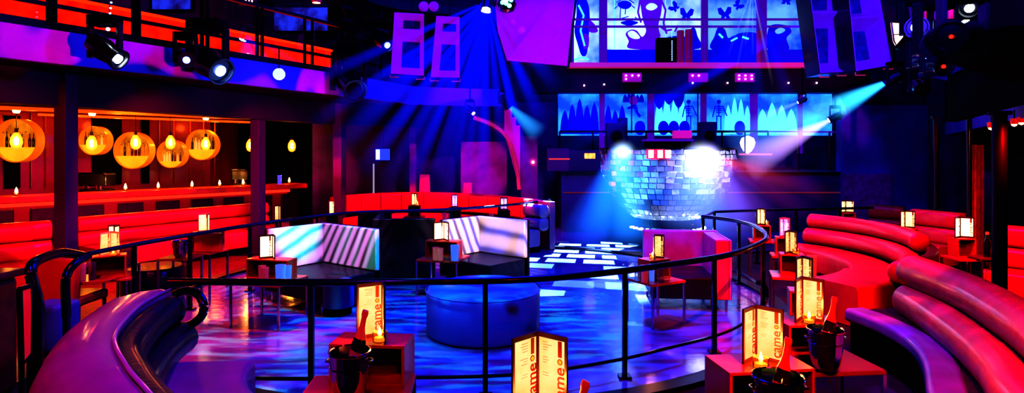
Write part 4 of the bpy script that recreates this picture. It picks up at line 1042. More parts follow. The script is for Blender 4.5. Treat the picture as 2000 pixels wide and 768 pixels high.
# front-right booth ----------------------------------------------------------
CR = (1.2, 5.6)
t = thing('curved_sofa', 'curved sofa with two long red-lit bolsters and a blue-lit seat edge at the lower right', 'sofa', (3.6, 5.0, 0)); o = t.location
M['vinyl_rose_lit'] = pbr('rose_lit_vinyl', (.9,.045,.09), .36, coat=.22, bump=.15, bscale=45, noise=.15)  # red light on the white bolsters, carried by the base colour
M['vinyl_seat'] = pbr('dark_textured_seat', (.07,.012,.02), .5, coat=.2, bump=.5, bscale=60, noise=.7, nscale=30)
M['seat_edge'] = pbr('blue_lit_edge_vinyl', (.35,.2,.6), .35, coat=.4, noise=.2, nscale=4)  # blue light along the front edge, put into the vinyl colour
v2 = lambda L: crv([Vector((x, y, 0)) for x, y in L], 8)
up_ = v2(((4.02, 6.15), (3.98, 5.85), (3.84, 5.1), (3.52, 4.2), (3.25, 3.6), (3.05, 3.0)))
lo_ = v2(((3.96, 6.1), (3.86, 5.7), (3.58, 4.8), (3.32, 4.15), (3.05, 3.65), (2.8, 3.1)))
ed_ = v2(((3.36, 6.2), (3.42, 5.8), (3.36, 5.23), (3.14, 4.71), (2.74, 4.05), (2.45, 3.5)))
MB().sweep(rl(up_), circ(0, .84, .165, 22), .07).build('upper_bolster', 'vinyl_rose_lit', t, smooth=True)
MB().sweep(rl(lo_), circ(0, .56, .17, 22), .07).build('lower_bolster', 'vinyl_rose_lit', t, smooth=True)
MB().sweep(rl(ed_), rrect(.2, .62, .33, .44, .02)).build('seat', 'vinyl_seat', t, smooth=True)
MB().sweep(rl(ed_), rrect(0, .24, .33, .462, .045)).build('seat_edge', 'seat_edge', t, smooth=True)
MB().sweep(rl(ed_), rrect(.06, .6, 0, .34, .01)).build('plinth', 'black', t)
MB().sweep(rl(up_), rrect(.12, .2, 0, .8, .02)).build('back_board', 'black', t)
# steel leg, its blue reflection put into the base colour
a = G(1772, 655, .42)-o; MB().cyl((a.x, a.y, .34), (a.x+.02, a.y-.02, 0), .018, 8).build('leg', pbr('blue_reflection_steel', (.3,.3,1), .2, .8), t)

# rear-right booth -----------------------------------------------------------
CB = (3.1, 9.3)
t = thing('curved_sofa', 'glossy red-lit curved sofa of the rear right booth, behind the row of lit menus', 'sofa', (5.2, 9.2, 0)); o = t.location
pth = lambda r, a0, a1: rl(arc(CB[0], CB[1], r, a0, a1, 48))
MB().sweep(pth(2.58, -26, 34), circ(0, .83, .125, 20), .06).build('upper_bolster', 'vinyl_red_lit', t, smooth=True)
MB().sweep(pth(2.46, -50, 34), circ(0, .58, .14, 20), .06).build('lower_bolster', 'vinyl_red_lit', t, smooth=True)
for k in range(5):
    a0 = -34+k*14
    MB().sweep(rl(arc(CB[0], CB[1], 2.06, a0, a0+13.5, 8)), rrect(-.28, .3, .1, .46, .05)).build('seat_cushion', 'vinyl_red_lit', t, smooth=True)
MB().sweep(rl(arc(CB[0], CB[1], 2.08, -68, -36, 16)), rrect(-.3, .4, .0, .47, .05)).build('seat_end', 'vinyl_red_lit', t, smooth=True)
MB().sweep(pth(2.7, -50, 34), rrect(-.06, .06, 0, .8, .02)).build('back_board', 'vinyl_brown', t)
MB().sweep(pth(2.12, -60, 44), rrect(-.25, .25, 0, .1, .01)).build('plinth', 'black', t)

# red-lit banquettes further right behind the posts
def sofa_straight(label, px0, px1, ytop, D0, D1, mat='vinyl_red_lit', depth=.6, h=.9, seat=True, rolls=2, name='banquette', cat='banquette', facing=1):
    A, B = P(px0, 0, D0), P(px1, 0, D1); A.z = B.z = 0
    t = thing(name, label, cat, A.lerp(B, .5)); t.location.z = 0; o_ = t.location
    path = [A-o_, (A-o_).lerp(B-o_, .33), (A-o_).lerp(B-o_, .66), B-o_]
    s = -facing
    rr = (h-.42)/rolls/2
    for k in range(rolls):
        MB().sweep(path, [(p[0], p[1]) for p in rrect(-.13, .13, .42+2*rr*k, .42+2*rr*(k+1), min(.09, rr*.95))], .03).build('back_cushion', mat, t, smooth=True)
    if seat:
        MB().sweep(path, rrect(min(s*.1, s*depth), max(s*.1, s*depth), .12, .45, .05)).build('seat', mat, t, smooth=True)
        MB().sweep(path, rrect(min(s*.1, s*(depth-.08)), max(s*.1, s*(depth-.08)), 0, .12, .01)).build('plinth', 'black', t)
    return t
sofa_straight('red-lit banquette at the right edge, past the thick black post', 1955, 2080, 430, 8.6, 8.0, h=1.02)
sofa_straight('red-lit banquette on the right between the two lit menus, behind the rear booth', 1785, 1880, 418, 11.2, 10.4, h=1.0)
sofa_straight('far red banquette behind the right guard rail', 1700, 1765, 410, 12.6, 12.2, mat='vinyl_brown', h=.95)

# rear red curved booth --------------------------------------------------------
rp = [P(x, 0, D) for x, y, D in ((655, 0, 14.6), (700, 0, 15.2), (760, 0, 15.8), (830, 0, 16.0), (900, 0, 15.6), (960, 0, 15.0), (1010, 0, 14.2), (1058, 0, 13.2))]
for p in rp: p.z = 0
t = thing('curved_booth', 'long red-lit curved booth wall behind the left rear guard rail', 'booth', rp[3]); o = t.location
rc = rl(crv(rp, 6))
MB().sweep(rc, rrect(-.12, .12, .5, .98, .08)).build('backrest', 'vinyl_red_lit', t, smooth=True)
MB().sweep(rc, rrect(-.6, -.08, .1, .46, .05)).build('seat', 'vinyl_red_lit', t, smooth=True)
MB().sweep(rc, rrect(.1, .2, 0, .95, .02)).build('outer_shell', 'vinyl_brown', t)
MB().box(rp[-1]-o+Vector((.02, -.15, .5)), (.14, .75, 1.0), .5).build('end_panel', pbr('pink_end_panel', (.85,.3,.4), .4, coat=.3), t, bevel=.02)
for k in range(2, len(rc)-2, 4):
    p = rc[k]; d = (rc[k+1]-rc[k-1]).normalized(); n = Vector((d.y, -d.x, 0))
    MB().cyl(p+n*.125+Vector((0,0,.5)), p+n*.125+Vector((0,0,.95)), .008, 6).build('seam', 'vinyl_brown', t)
# the near lower arm of the rear booth, pink seat right of it
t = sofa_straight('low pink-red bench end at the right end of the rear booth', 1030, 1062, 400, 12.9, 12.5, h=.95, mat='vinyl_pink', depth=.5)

# left wall banquettes -----------------------------------------------------------
sofa_straight('long red-lit banquette with rolled back below the bar counter', 150, 518, 420, 10.4, 13.4, h=.93, depth=.75)
sofa_straight('red-lit banquette with a two-roll back at the far left, before the column', -40, 96, 435, 8.7, 9.3, h=1.0, depth=.7)
M['brownbox'] = pbr('brown_booth_side', (.2,.035,.02), .5, coat=.2, noise=.3)
t = thing('booth_end', 'brown upholstered booth end at the far left edge', 'booth end', P(-10, 0, 5.0)); t.location.z = 0
MB().b2((-.6, -.1, 0), (-.04, .3, .98)).build('side_panel', 'brownbox', t, bevel=.05)
MB().b2((-.62, -.14, .98), (.02, .34, 1.04)).build('top_roll', 'vinyl_brown', t, bevel=.03)
t = thing('lounge_chair', 'bright red lounge chair back with black frame at the far left', 'chair', P(98, 0, 6.6)); t.location.z = 0
MB().slab([(-.22, 0, .42), (.24, 0, .42), (.24, .05, .86), (-.16, .05, .9), (-.26, .03, .7)], (0, .1, 0)).build('backrest', 'vinyl_red_lit', t, bevel=.02)
MB().b2((-.24, .1, .34), (.24, .6, .45)).build('seat', 'vinyl_red_lit', t, bevel=.03)
for x in (-.22, .22):
    for y in (.02, .55): MB().cyl((x, y, 0), (x, y, .36), .018, 8).build('leg', 'black_metal', t)
t = thing('cube_ottoman', 'blue-lit upholstered cube behind the looped black handrail', 'ottoman', P(92, 0, 6.1)); t.location.z = 0
MB().b2((-.2, -.05, .04), (.14, .3, .52)).build('cushion_body', 'vinyl_blueish' if 'vinyl_blueish' in M else 'drum', t, bevel=.05, seg=3)
MB().b2((-.16, -.02, 0), (.1, .26, .05)).build('plinth', 'black', t)
t = thing('framed_screen', 'narrow black framed red panel at the lower left edge', 'screen', P(47, 0, 4.55)); t.location.z = 0
q0 = [P(x, y, D)-t.location for x, y, D in ((38, 565, 4.6), (60, 558, 4.75), (58, 692, 4.75), (42, 712, 4.6))]
MB().slab(q0, (0, .03, 0)).build('red_panel', pbr('red_panel', (.8,.04,.06), .35, coat=.4, emis=(1,0,.02), estr=.25), t)
ring = q0+[q0[0]]
for a, b in zip(ring[:-1], ring[1:]): MB().cyl(a, b, .02, 6).build('frame_bar', 'black_metal', t)
MB().cyl(q0[3], (q0[3].x, q0[3].y, 0), .02, 6).build('leg', 'black_metal', t); MB().cyl(q0[2], (q0[2].x, q0[2].y, 0), .02, 6).build('leg', 'black_metal', t)

# ================================================================== CUBE SOFAS ON THE DANCE FLOOR
def cube_sofa(name, label, corner, ang, L1, L2, h, seatd, base=.42, inner='vinyl_white', th=.09, legs=True):
    """corner seat: tall panels meet at the far corner; ang = direction of the first panel, second is at +90 degrees clockwise"""
    t = thing(name, label, 'sofa', (corner.x, corner.y, 0), math.radians(ang))
    # local: first panel along +X, second along -Y
    MB().b2((0, -.0, .14), (L1, th*.55, h)).build('outer_shell', 'chair_black', t, bevel=.01)
    MB().b2((-th*.55, -L2, .14), (0, th*.55, h)).build('outer_shell', 'chair_black', t, bevel=.01)
    MB().b2((0, -th*.8, base), (L1, 0, h)).build('back_panel', inner, t, bevel=.02, seg=3)
    MB().b2((0, -L2, base), (th*.8, -th*.8, h)).build('back_panel', inner, t, bevel=.02, seg=3)
    MB().b2((th*.8, -L2, .14), (L1, -th*.8, base)).build('seat', 'chair_black', t, bevel=.02, seg=3)
    for x in (.06, L1-.06):
        for y in (-.06, -L2+.06): MB().lathe([(.015, 0), (.02, .14)], 8, (x, y, 0)).build('leg', 'chrome', t)
    return t
# A: left white cube sofa: corner far at (635, 450), panels run to (740,..) and (545,..)
def corner_sofa_px(label, pxc, Dc, pxr, Dr, pxl, Dl, h, **kw):
    C = P(pxc, 0, Dc); C.z = 0; R_ = P(pxr, 0, Dr); R_.z = 0; L_ = P(pxl, 0, Dl); L_.z = 0
    v = R_-C; ang = math.degrees(math.atan2(v.y, v.x)); L1 = v.length
    u = L_-C; L2 = u.length
    return cube_sofa('cube_sofa', label, C, ang, L1, L2, h, .7, **kw)
corner_sofa_px('white-panelled corner cube sofa with a dark seat on the left of the dance floor', 634, 9.1, 742, 8.35, 556, 8.2, .99)
corner_sofa_px('white-panelled corner cube sofa with dark seat at the rear centre-left of the dance floor', 937, 10.0, 1031, 9.35, 872, 9.3, 1.0)
# C: black box sofa seen from behind between them
t = thing('cube_sofa', 'black outer shell of a cube sofa seen from behind, between the two white ones', 'sofa', P(795, 0, 9.3)); t.location.z = 0; t.rotation_euler.z = math.radians(6)
MB().b2((-.42, 0, .12), (.42, .1, 1.02)).build('back_shell', 'chair_black', t, bevel=.01)
MB().b2((-.52, .02, .12), (-.42, .9, 1.02)).build('side_shell', 'chair_black', t, bevel=.01)
MB().b2((-.42, .1, .12), (.42, .85, .45)).build('seat', 'chair_black', t, bevel=.02)
MB().b2((-.42, .1, .45), (.42, .18, 1.0)).build('back_panel', 'vinyl_white', t, bevel=.02)
for x in (-.36, .36):
    for y in (.08, .8): MB().lathe([(.015, 0), (.02, .13)], 8, (x, y, 0)).build('leg', 'chrome', t)
t = thing('cube_sofa', 'second black cube sofa shell set behind the first, left of it', 'sofa', P(722, 0, 10.2)); t.location.z = 0
MB().b2((-.2, 0, .12), (.35, .1, 1.02)).build('back_shell', 'chair_black', t, bevel=.01)
MB().b2((-.2, .1, .12), (.35, .7, .45)).build('seat', 'chair_black', t, bevel=.02)
for x in (-.14, .3): MB().lathe([(.015, 0), (.02, .13)], 8, (x, .6, 0)).build('leg', 'chrome', t); MB().lathe([(.015, 0), (.02, .13)], 8, (x, .05, 0)).build('leg', 'chrome', t)
# blue-grey stool seen under the left table
t = thing('ottoman', 'blue lit seat side glimpsed below the rail, left of the lit menu with the champagne', 'ottoman', P(660, 0, 7.75)); t.location.z = 0
MB().lathe([(.2, .1), (.2, .4), (.18, .42), (0, .42)], 28, cap=False).build('cushion_body', 'drum', t, smooth=True)
MB().lathe([(.17, 0), (.17, .1)], 20).build('plinth', 'black', t)
# D: pink armchair on the right
t = thing('armchair', 'pink-lit square armchair with a dark seat on the right of the dance floor', 'armchair', P(1340, 0, 8.3), math.radians(-6)); t.location.z = 0
M['vinyl_mag'] = pbr('magenta_lit_vinyl', (.85,.3,.7), .45, coat=.15, noise=.08)
MB().b2((-.52, .42, .14), (.52, .56, .92)).build('backrest', 'vinyl_mag', t, bevel=.02, seg=3)
MB().b2((.3, -.42, .14), (.47, .44, .91)).build('armrest', pbr('hot_pink_vinyl', (.95,.12,.3), .45, coat=.15), t, bevel=.02, seg=3)
MB().b2((.47, -.42, .14), (.5, .46, .91)).build('armrest_side', 'vinyl_mag', t, bevel=.008)
MB().b2((-.52, -.42, .14), (.3, .42, .43)).build('seat', 'chair_black', t, bevel=.03, seg=3)
for x in (-.46, .44):
    for y in (-.36, .5): MB().lathe([(.016, 0), (.02, .14)], 8, (x, y, 0)).build('leg', 'chrome', t)

# drum ottoman
t = thing('drum_ottoman', 'large round blue drum ottoman in the middle of the dance floor', 'ottoman', (P(944, 0, 6.95).x, 6.95, 0))
MB().lathe([(.62, .02), (.64, .05), (.64, .47), (.62, .51), (.58, .53), (0, .53)], 64, cap=False).build('cushion_body', 'drum', t, smooth=True)
MB().lathe([(.645, .485), (.652, .495), (.645, .505)], 64, cap=False).build('piping', 'drum', t)
MB().lathe([(.58, 0), (.58, .03)], 48).build('plinth', 'black', t)

# dark round ottoman at the left platform
t = thing('drum_ottoman', 'dark round ottoman with a blue light spot on top, left platform', 'ottoman', (P(300, 0, 8.6).x, 8.6, 0))
MB().lathe([(.38, .04), (.4, .08), (.4, .4), (.37, .44), (0, .45)], 40, cap=False).build('cushion_body', 'vinyl_dark', t, smooth=True)
MB().lathe([(.34, 0), (.34, .05)], 32).build('plinth', 'black', t)

# ================================================================== TABLE SETS
def menu(label, loc, rz, h=.3, w_=.15, mat='paper', ang=70, group=None, txt=True, left=True, sz=1.0, frame='frame_dark'):
    """lantern of two hinged lit menu boards, opening towards the viewer"""
    t = thing('menu_lantern', label, 'lit menu', loc, rz, group)
    half = math.radians(ang/2)
    for s in (-1, 1):
        if s < 0 and not left: continue
        a = (half if s > 0 else PI-half) * 1.0
        # board direction from the hinge (far edge) towards the viewer
        bd = Vector((s*math.sin(half), -math.cos(half), 0))
        brd = bpy.data.objects.new('board', None)
        n = Vector((-bd.y, bd.x, 0)) if s < 0 else Vector((bd.y, -bd.x, 0))   # facing outwards/inwards
        rotz = math.atan2(bd.y, bd.x)
        def put(mb, name, m_, par=None):
            ob = mb.build(name, m_, par or t); ob.rotation_euler.z = rotz if par is None else 0; return ob
        fy = .006
        f = put(MB().b2((0, -fy, 0), (w_, fy, .022*sz)).b2((0, -fy, h-.022*sz), (w_, fy, h)).b2((0, -fy, .022*sz), (.012*sz, fy, h-.022*sz)).b2((w_-.012*sz, -fy, .022*sz), (w_, fy, h-.022*sz)), 'board_frame', frame)
        pn = put(MB().b2((.012*sz, -.002, .02*sz), (w_-.012*sz, .002, h-.02*sz)), 'lit_page', mat, f)
        # inside face of the board: local +y or -y, whichever looks to the viewer
        side = 1 if (Vector((-math.sin(rotz), math.cos(rotz), 0)).dot(Vector((0, -1, 0))) > 0) else -1
        if txt:
            bx = w_-.034*w_/.15 if s > 0 else w_*.22
            # brown strip above the word
            xw = (w_-.034*(w_/.15)) 
            y_ = side*.0035
            xs = xw if s > 0 else .034*(w_/.15)
            put(MB().b2((xs-.011, min(y_, y_*1.3), h*.72), (xs+.011, max(y_, y_*1.3), h*.93)), 'printed_strip', 'frame_red', f)
            tx = text('printed_word', 'came', h*.235, 'ink', f, (xs, y_, h*.345), (PI/2, 0, 0) if side < 0 else (PI/2, 0, PI), .0006)
            tx.rotation_euler = Matrix.Rotation(0, 3, 'Z').to_euler()
            # read upwards: first turn the word by 90 degrees in its plane, then stand it up on the page
            Rt = (Matrix.Rotation(PI if side > 0 else 0, 3, 'Z') @ Matrix.Rotation(PI/2, 3, 'X') @ Matrix.Rotation(PI/2, 3, 'Z'))
            tx.rotation_euler = Rt.to_euler()
            Rr = Matrix.Rotation(PI/2, 3, 'X')
            put(MB().lathe([(.0, 0), (h*.028, 0), (h*.028, -.001), (0, -.001)], 14, (xs, y_, h*.66), cap=False, R=Rr), 'printed_dot', 'ink_orange', f)
            put(MB().lathe([(h*.028, -.0005), (h*.04, -.0005), (h*.04, .0008), (h*.028, .0008), (h*.028, -.0005)], 16, (xs, y_, h*.66), cap=False, R=Rr), 'printed_ring', 'ink', f)
            ln = MB()
            for k in range(9):
                zz = h*(.88-.035*k - (.06 if k > 3 else 0) - (.1 if k > 6 else 0)); x0 = w_*.2 if s > 0 else w_*.42
                ln.b2((x0, min(y_*.8, y_*1.1), zz), (x0+w_*random.uniform(.12, .3), max(y_*.8, y_*1.1), zz+h*.005))
            put(ln, 'printed_text', 'ink_fine', f)
    return t
def candle(label, loc, power=3, s=1.0, group=None):
    t = thing('votive_candle', label, 'candle', loc, 0, group)
    MB().lathe([(.03*s, 0), (.038*s, .01*s), (.04*s, .06*s), (.036*s, .06*s), (.033*s, .012*s), (0, .012*s)], 16, cap=False).build('glass_holder', 'glass_amber', t, smooth=True)
    MB().lathe([(.03*s, .012*s), (.03*s, .03*s)], 14).build('wax', 'wax', t)
    MB().lathe([(.002, .03*s), (.011*s, .045*s), (.008*s, .06*s), (.001, .085*s)], 10).build('flame', 'flame', t, smooth=True)
    point(Vector(loc)+Vector((0, -.0, .1*s)), (1, .34, .07), power, .03)
    return t
def table(name, label, x, y, rz, w_, d_, h, box=None, top='orange_lacquer', leg='pink_metal', group=None):
    t = thing(name, label, 'table', (x, y, 0), rz, group)
    MB().b2((-w_/2, -d_/2, h-.03), (w_/2, d_/2, h)).build('tabletop', top, t, bevel=.004)
    for a in (-1, 1):
        for b in (-1, 1):
            MB().b2((a*(w_/2-.012)-.012, b*(d_/2-.012)-.012, 0), (a*(w_/2-.012)+.012, b*(d_/2-.012)+.012, h-.03)).build('leg', leg, t)
    return t
def cubby(label, x, y, z, rz, w_, d_, h, mat='orange_lacquer', group=None):
    t = thing('display_box', label, 'box', (x, y, z), rz, group); k = .018
    MB().b2((-w_/2, -d_/2, h-k), (w_/2, d_/2, h)).build('top_panel', mat, t, bevel=.002)
    MB().b2((-w_/2, -d_/2, 0), (w_/2, d_/2, k)).build('bottom_panel', mat, t, bevel=.002)
    for s in (-1, 1): MB().b2((s*(w_/2-k/2)-k/2, -d_/2, k), (s*(w_/2-k/2)+k/2, d_/2, h-k)).build('side_panel', mat, t, bevel=.002)
    MB().b2((-w_/2+k, d_/2-k, k), (w_/2-k, d_/2, h-k)).build('back_panel', 'frame_red', t)
    return t
def bucket(label, x, y, z, r=.115, h=.27):
    t = thing('champagne_bucket', label, 'ice bucket', (x, y, z))
    MB().lathe([(0, 0), (r*.55, 0), (r*.7, .012), (r*.82, .05), (r*.92, .12), (r, h-.012), (r*1.04, h), (r*.97, h), (r*.9, .12), (r*.78, .05), (0, .02)], 40, cap=False).build('bucket_body', 'bucket', t, smooth=True)
    MB().lathe([(r*.965, h*.66), (r*1.0, h*.67), (r*1.0, h*.69), (r*.975, h*.7)], 40, cap=False).build('ridge', 'chrome', t, smooth=True)
    MB().lathe([(r*1.0, h-.012), (r*1.06, h-.006), (r*1.06, h+.004), (r*1.0, h+.006), (r*.96, h)], 40, cap=False).build('rim', 'chrome', t, smooth=True)
    for s in (-1, 1):
        MB().tube([(s*r*.98, -.03, h*.8), (s*r*1.14, -.02, h*.8), (s*r*1.16, 0, h*.8), (s*r*1.14, .02, h*.8), (s*r*.98, .03, h*.8)], .006, 8).build('handle', 'chrome', t)
    return t
def champagne(label, x, y, z, tilt, az, s=1.0, foil='foil', length=.32):
    t = thing('champagne_bottle', label, 'bottle', (x, y, z)); t.scale = (.98, .98, 1.32)
    d = Vector((math.sin(tilt)*math.cos(az), math.sin(tilt)*math.sin(az), math.cos(tilt)))
    Rm = d.to_track_quat('Z', 'Y').to_matrix()
    MB().lathe([(0, 0), (.04, 0), (.044, .02), (.044, .17), (.036, .2), (.022, .235), (.016, .26)], 24, R=Rm, cap=False).build('glass_body', 'bottle_green', t, smooth=True)
    MB().lathe([(.035, .205), (.024, .232), (.0175, .255), (.016, .3), (.0195, .305), (.02, .318), (.017, .33), (0, .332)], 20, R=Rm, cap=False).build('foil_neck', foil, t, smooth=True)
    MB().lathe([(.0445, .07), (.0447, .15)], 24, R=Rm, cap=False).build('paper_label', pbr('cream_label', (.8,.5,.35), .5) if 'cream_label' not in bpy.data.materials else bpy.data.materials['cream_label'], t, smooth=True)
    return t
def glassware(label, x, y, z, r=.03, h=.13, mat='glass', group=None):
    t = tag(MB().lathe([(r*.85, 0), (r, h), (r*.93, h), (r*.78, .012), (0, .012)], 18, cap=False).build('drinking_glass', mat, smooth=True), label, 'glass', group)
    t.location = (x, y, z); return t
M['glass_pink'] = pbr('pink_lit_glass', (1,.5,.6), .08, trans=.55, ior=1.3, emis=(1,.1,.15), estr=.05)
M['glass_blue'] = pbr('blue_lit_glass2', (.4,.6,1), .08, trans=.5, ior=1.3, emis=(.1,.3,1), estr=.2)

# --- front centre-left set (table beside the guard rail)
x0, y0 = P(705, 0, 3.75).x, 3.75
table('cocktail_table', 'red-orange table at the front centre-left carrying the bucket with pink-topped bottle', x0, 3.68, math.radians(3), .64, .5, .62)
cubby('red-orange open box on the front centre-left table, lit menu on top', P(724, 0, 3.8).x, 3.86, .62, math.radians(-5), .47, .26, .25)
menu('tall lit menu on the red box at the front centre-left, beside the bottle', (P(742, 0, 3.84).x, 3.93, .871), math.radians(-22), h=.345, w_=.17, mat='paper', ang=74, txt=True)
candle('lit votive candle before the tall menu at the front centre-left', (P(741, 0, 3.77).x, 3.78, .871), 5, 1.15)
bucket('steel bucket on the front centre-left table, in front of the red box', P(683, 0, 3.56).x, 3.56, .62, .115, .27)
champagne('bottle with red-pink foil leaning right in the front centre-left bucket', P(685, 0, 3.56).x, 3.57, .70, .26, .1, length=.32)
# --- front centre set, partly below the frame
table('cocktail_table', 'table at the bottom centre edge carrying a lit menu', P(1052, 0, 2.75).x, 2.78, 0, .5, .42, .60)
cubby('red-orange box under the bottom centre lit menu', P(1048, 0, 2.8).x, 2.85, .60, 0, .36, .24, .24)
menu('open two-board lit menu at the bottom centre edge', (P(1051, 0, 2.85).x, 2.92, .84), math.radians(3), h=.355, w_=.17, mat='paper', ang=96)
candle('candle at the foot of the bottom centre lit menu', (P(1030, 0, 2.78).x, 2.76, .84), 3)
bucket('steel bucket at the bottom edge right of the centre menu', P(1104, 0, 2.62).x, 2.6, .60, .11, .22)
champagne('red foil bottle neck leaning right at the bottom centre edge', P(1094, 0, 2.62).x, 2.6, .66, .36, .2, length=.3)
# --- nearest right set
table('cocktail_table', 'red-orange table at the lower right carrying the nearest lit menu', P(1500, 0, 3.35).x, 3.4, math.radians(8), .62, .46, .60)
cubby('wide red-orange box under the nearest right lit menu', P(1492, 0, 3.42).x, 3.5, .60, math.radians(8), .50, .30, .25)
menu('open two-board lit menu nearest on the right, above the front bucket', (P(1484, 0, 3.5).x, 3.56, .851), math.radians(-2), h=.31, w_=.16, mat='paper', ang=88)
candle('candle at the foot of the nearest right lit menu', (P(1489, 0, 3.36).x, 3.38, .851), 5, 1.1)
bucket('steel bucket nearest on the right, cut by the frame edge', P(1520, 0, 3.16).x, 3.16, .62, .125, .27)
champagne('pink and silver necked bottle leaning right in the nearest right bucket', P(1518, 0, 3.16).x, 3.18, .655, .24, .2)
# --- second right set
table('cocktail_table', 'dark red table on the right carrying the second lit menu and its bucket', P(1610, 0, 4.15).x, 4.2, math.radians(6), .62, .46, .62, top='table_red' if 'table_red' in M else 'frame_red')
cubby('red box under the second lit menu on the right', P(1578, 0, 4.2).x, 4.32, .62, math.radians(6), .30, .24, .24)
menu('open two-board lit menu, second nearest on the right', (P(1574, 0, 4.3).x, 4.36, .861), math.radians(0), h=.30, w_=.15, mat='paper', ang=82)
candle('candle at the foot of the second nearest right menu', (P(1583, 0, 4.2).x, 4.22, .861), 4, 1.05)
bucket('dark steel bucket on the right table beside the second lit menu', P(1612, 0, 4.0).x, 4.0, .63, .11, .26)
champagne('pink-foiled bottle leaning right in the dark bucket by the second lit menu', P(1612, 0, 4.0).x, 4.02, .67, .26, .2)
# --- third to ninth right menus
def setup(px, D, label_menu, label_table, label_box, h=.27, w_=.13, mat='paper', ang=80, rz=0, cand=None, tw=.42, th=.60, bh=.24, left=True, frame='frame_dark', boxw=.26, cpx=0, txt=True, leg='pink_metal', gpx=()):
    x = P(px, 0, D).x
    table('cocktail_table', label_table, x, D, rz, tw, tw*.9, th, leg=leg)
    if bh: cubby(label_box, x, D+.06, th, rz, boxw, .2, bh)
    menu(label_menu, (x, D+.1, th+bh+.001), rz, h=h, w_=w_, mat=mat, ang=ang, left=left, frame=frame, txt=txt)
    if cand: candle(cand, (P(px+cpx, 0, D-.02).x, D-.0, th+bh+.001), 4, 1.0)
R = math.radians
setup(1578, 5.3, 'single lit menu board directly behind the second nearest right menu', 'small table of the third lit menu on the right', 'red box under the third lit menu on the right', rz=R(-18), left=True, ang=60, h=.29)
setup(1550, 7.2, 'lit menu board with a candle beside it, right of the rail bend', 'thin-legged table right of the rail bend, in front of the red sofa', 'red box below the lit menu right of the rail bend', rz=R(-18), ang=60, cand='candle beside the lit menu right of the rail bend', cpx=6, tw=.5)
setup(1537, 8.6, 'violet-white lit menu just behind the one right of the rail bend', 'pink-lit table behind the one right of the rail bend', 'pink box under the violet-white lit menu', mat='paper_violet', rz=R(-18), ang=60, frame='foil')
setup(1490, 10.0, 'far lit menu over the rear right guard rail corner', 'far table at the rear right rail corner', 'small box under the far menu at the rear right rail corner', mat='paper_hot', rz=R(-15), ang=60, cand='candle beside the far menu at the rear right rail corner', cpx=8)
setup(1657, 12.2, 'two-board lit menu peeking over the rear right sofa, left one', 'table hidden behind the left end of the rear right sofa', 'box hidden behind the rear right sofa', mat='paper_hot', h=.24, w_=.15, ang=120, bh=.1, th=.72)
setup(1775, 9.6, 'two-board lit menu standing above the end of the rear right sofa', 'table behind the end of the rear right sofa', 'box behind the end of the rear right sofa', mat='paper_hot', h=.27, w_=.14, ang=112, bh=.24)
setup(1885, 8.5, 'pink-white two-board lit menu left of the thick black post', 'red table left of the thick black post', 'red box under the pink-white menu left of the thick post', mat='paper_white', h=.29, w_=.16, ang=112, bh=.26, th=.58)
# --- left sets
setup(205, 7.1, 'amber lit menu board on the far-left table, nearest the column', 'steel table at the far left, right of the column', 'red box under the far-left lit menu', rz=R(30), ang=70, h=.27, w_=.17, cand='bright candle on the far-left table', cpx=14, frame='foil', tw=.55, boxw=.36)
menu('narrow lit menu just behind the far-left one', (P(233, 0, 7.7).x, 7.7, .86), R(-25), h=.27, w_=.12, mat='paper_hot', ang=60)
table('cocktail_table', 'small table behind the far-left one, under the narrow menu', P(233, 0, 7.8).x, 7.85, 0, .3, .3, .60)
cubby('red box under the narrow lit menu at the left', P(233, 0, 7.75).x, 7.75, .60, 0, .22, .2, .258)
# pieces for the red-box table in the left middle
setup(402, 9.1, 'white-bright lit menu above the plain red box, left middle', 'steel-legged table with the tall plain red box, left middle', 'tall plain red box in front of the left red-lit banquette', mat='paper_hot', h=.27, w_=.16, rz=R(-12), ang=60, bh=.27, boxw=.42, frame='foil', th=.58, tw=.46)
o = tag(MB().b2((-.2, -.01, 0), (.2, .01, .27)).build('box_front', 'orange_lacquer'), 'flat red front board of the tall plain red box, left middle', 'board'); o.location = (P(408, 0, 8.95).x, 8.93, .585)
bucket('small blue-lit steel bucket left of the tall plain red box', P(352, 0, 8.4).x, 8.4, .60, .10, .22)
table('cocktail_table', 'dark table under the blue-lit small bucket', P(352, 0, 8.45).x, 8.45, 0, .42, .4, .60, top='frame_red')
setup(543, 10.6, 'small lit menu just right of the middle column', 'table just right of the middle column', 'box under the small menu right of the middle column', mat='paper', h=.27, w_=.11, ang=50, rz=R(-15))
setup(650, 11.6, 'pink lit menu with bold pattern in front of the pink column', 'table in front of the pink column', 'box under the pink lit menu', mat='paper_hot', h=.27, w_=.13, ang=50, rz=R(-8), frame='vinyl_red_lit')
setup(809, 13.6, 'bright small lit menu in the middle of the rear red booth', 'table in the middle of the rear red booth', 'box under the bright small menu of the rear booth', mat='paper_hot', h=.27, w_=.12, ang=60, cand='candle by the bright small menu of the rear booth', cpx=6)
setup(888, 13.2, 'violet-blue lit menu in the rear red booth', 'table of the violet-blue menu in the rear red booth', 'box under the violet-blue menu', mat='paper_violet', h=.27, w_=.12, ang=60, txt=False)
setup(984, 12.6, 'pale violet lit menu at the right end of the rear booth', 'table at the right end of the rear booth', 'box under the pale violet menu', mat='paper_violet', h=.25, w_=.11, ang=80, txt=False)
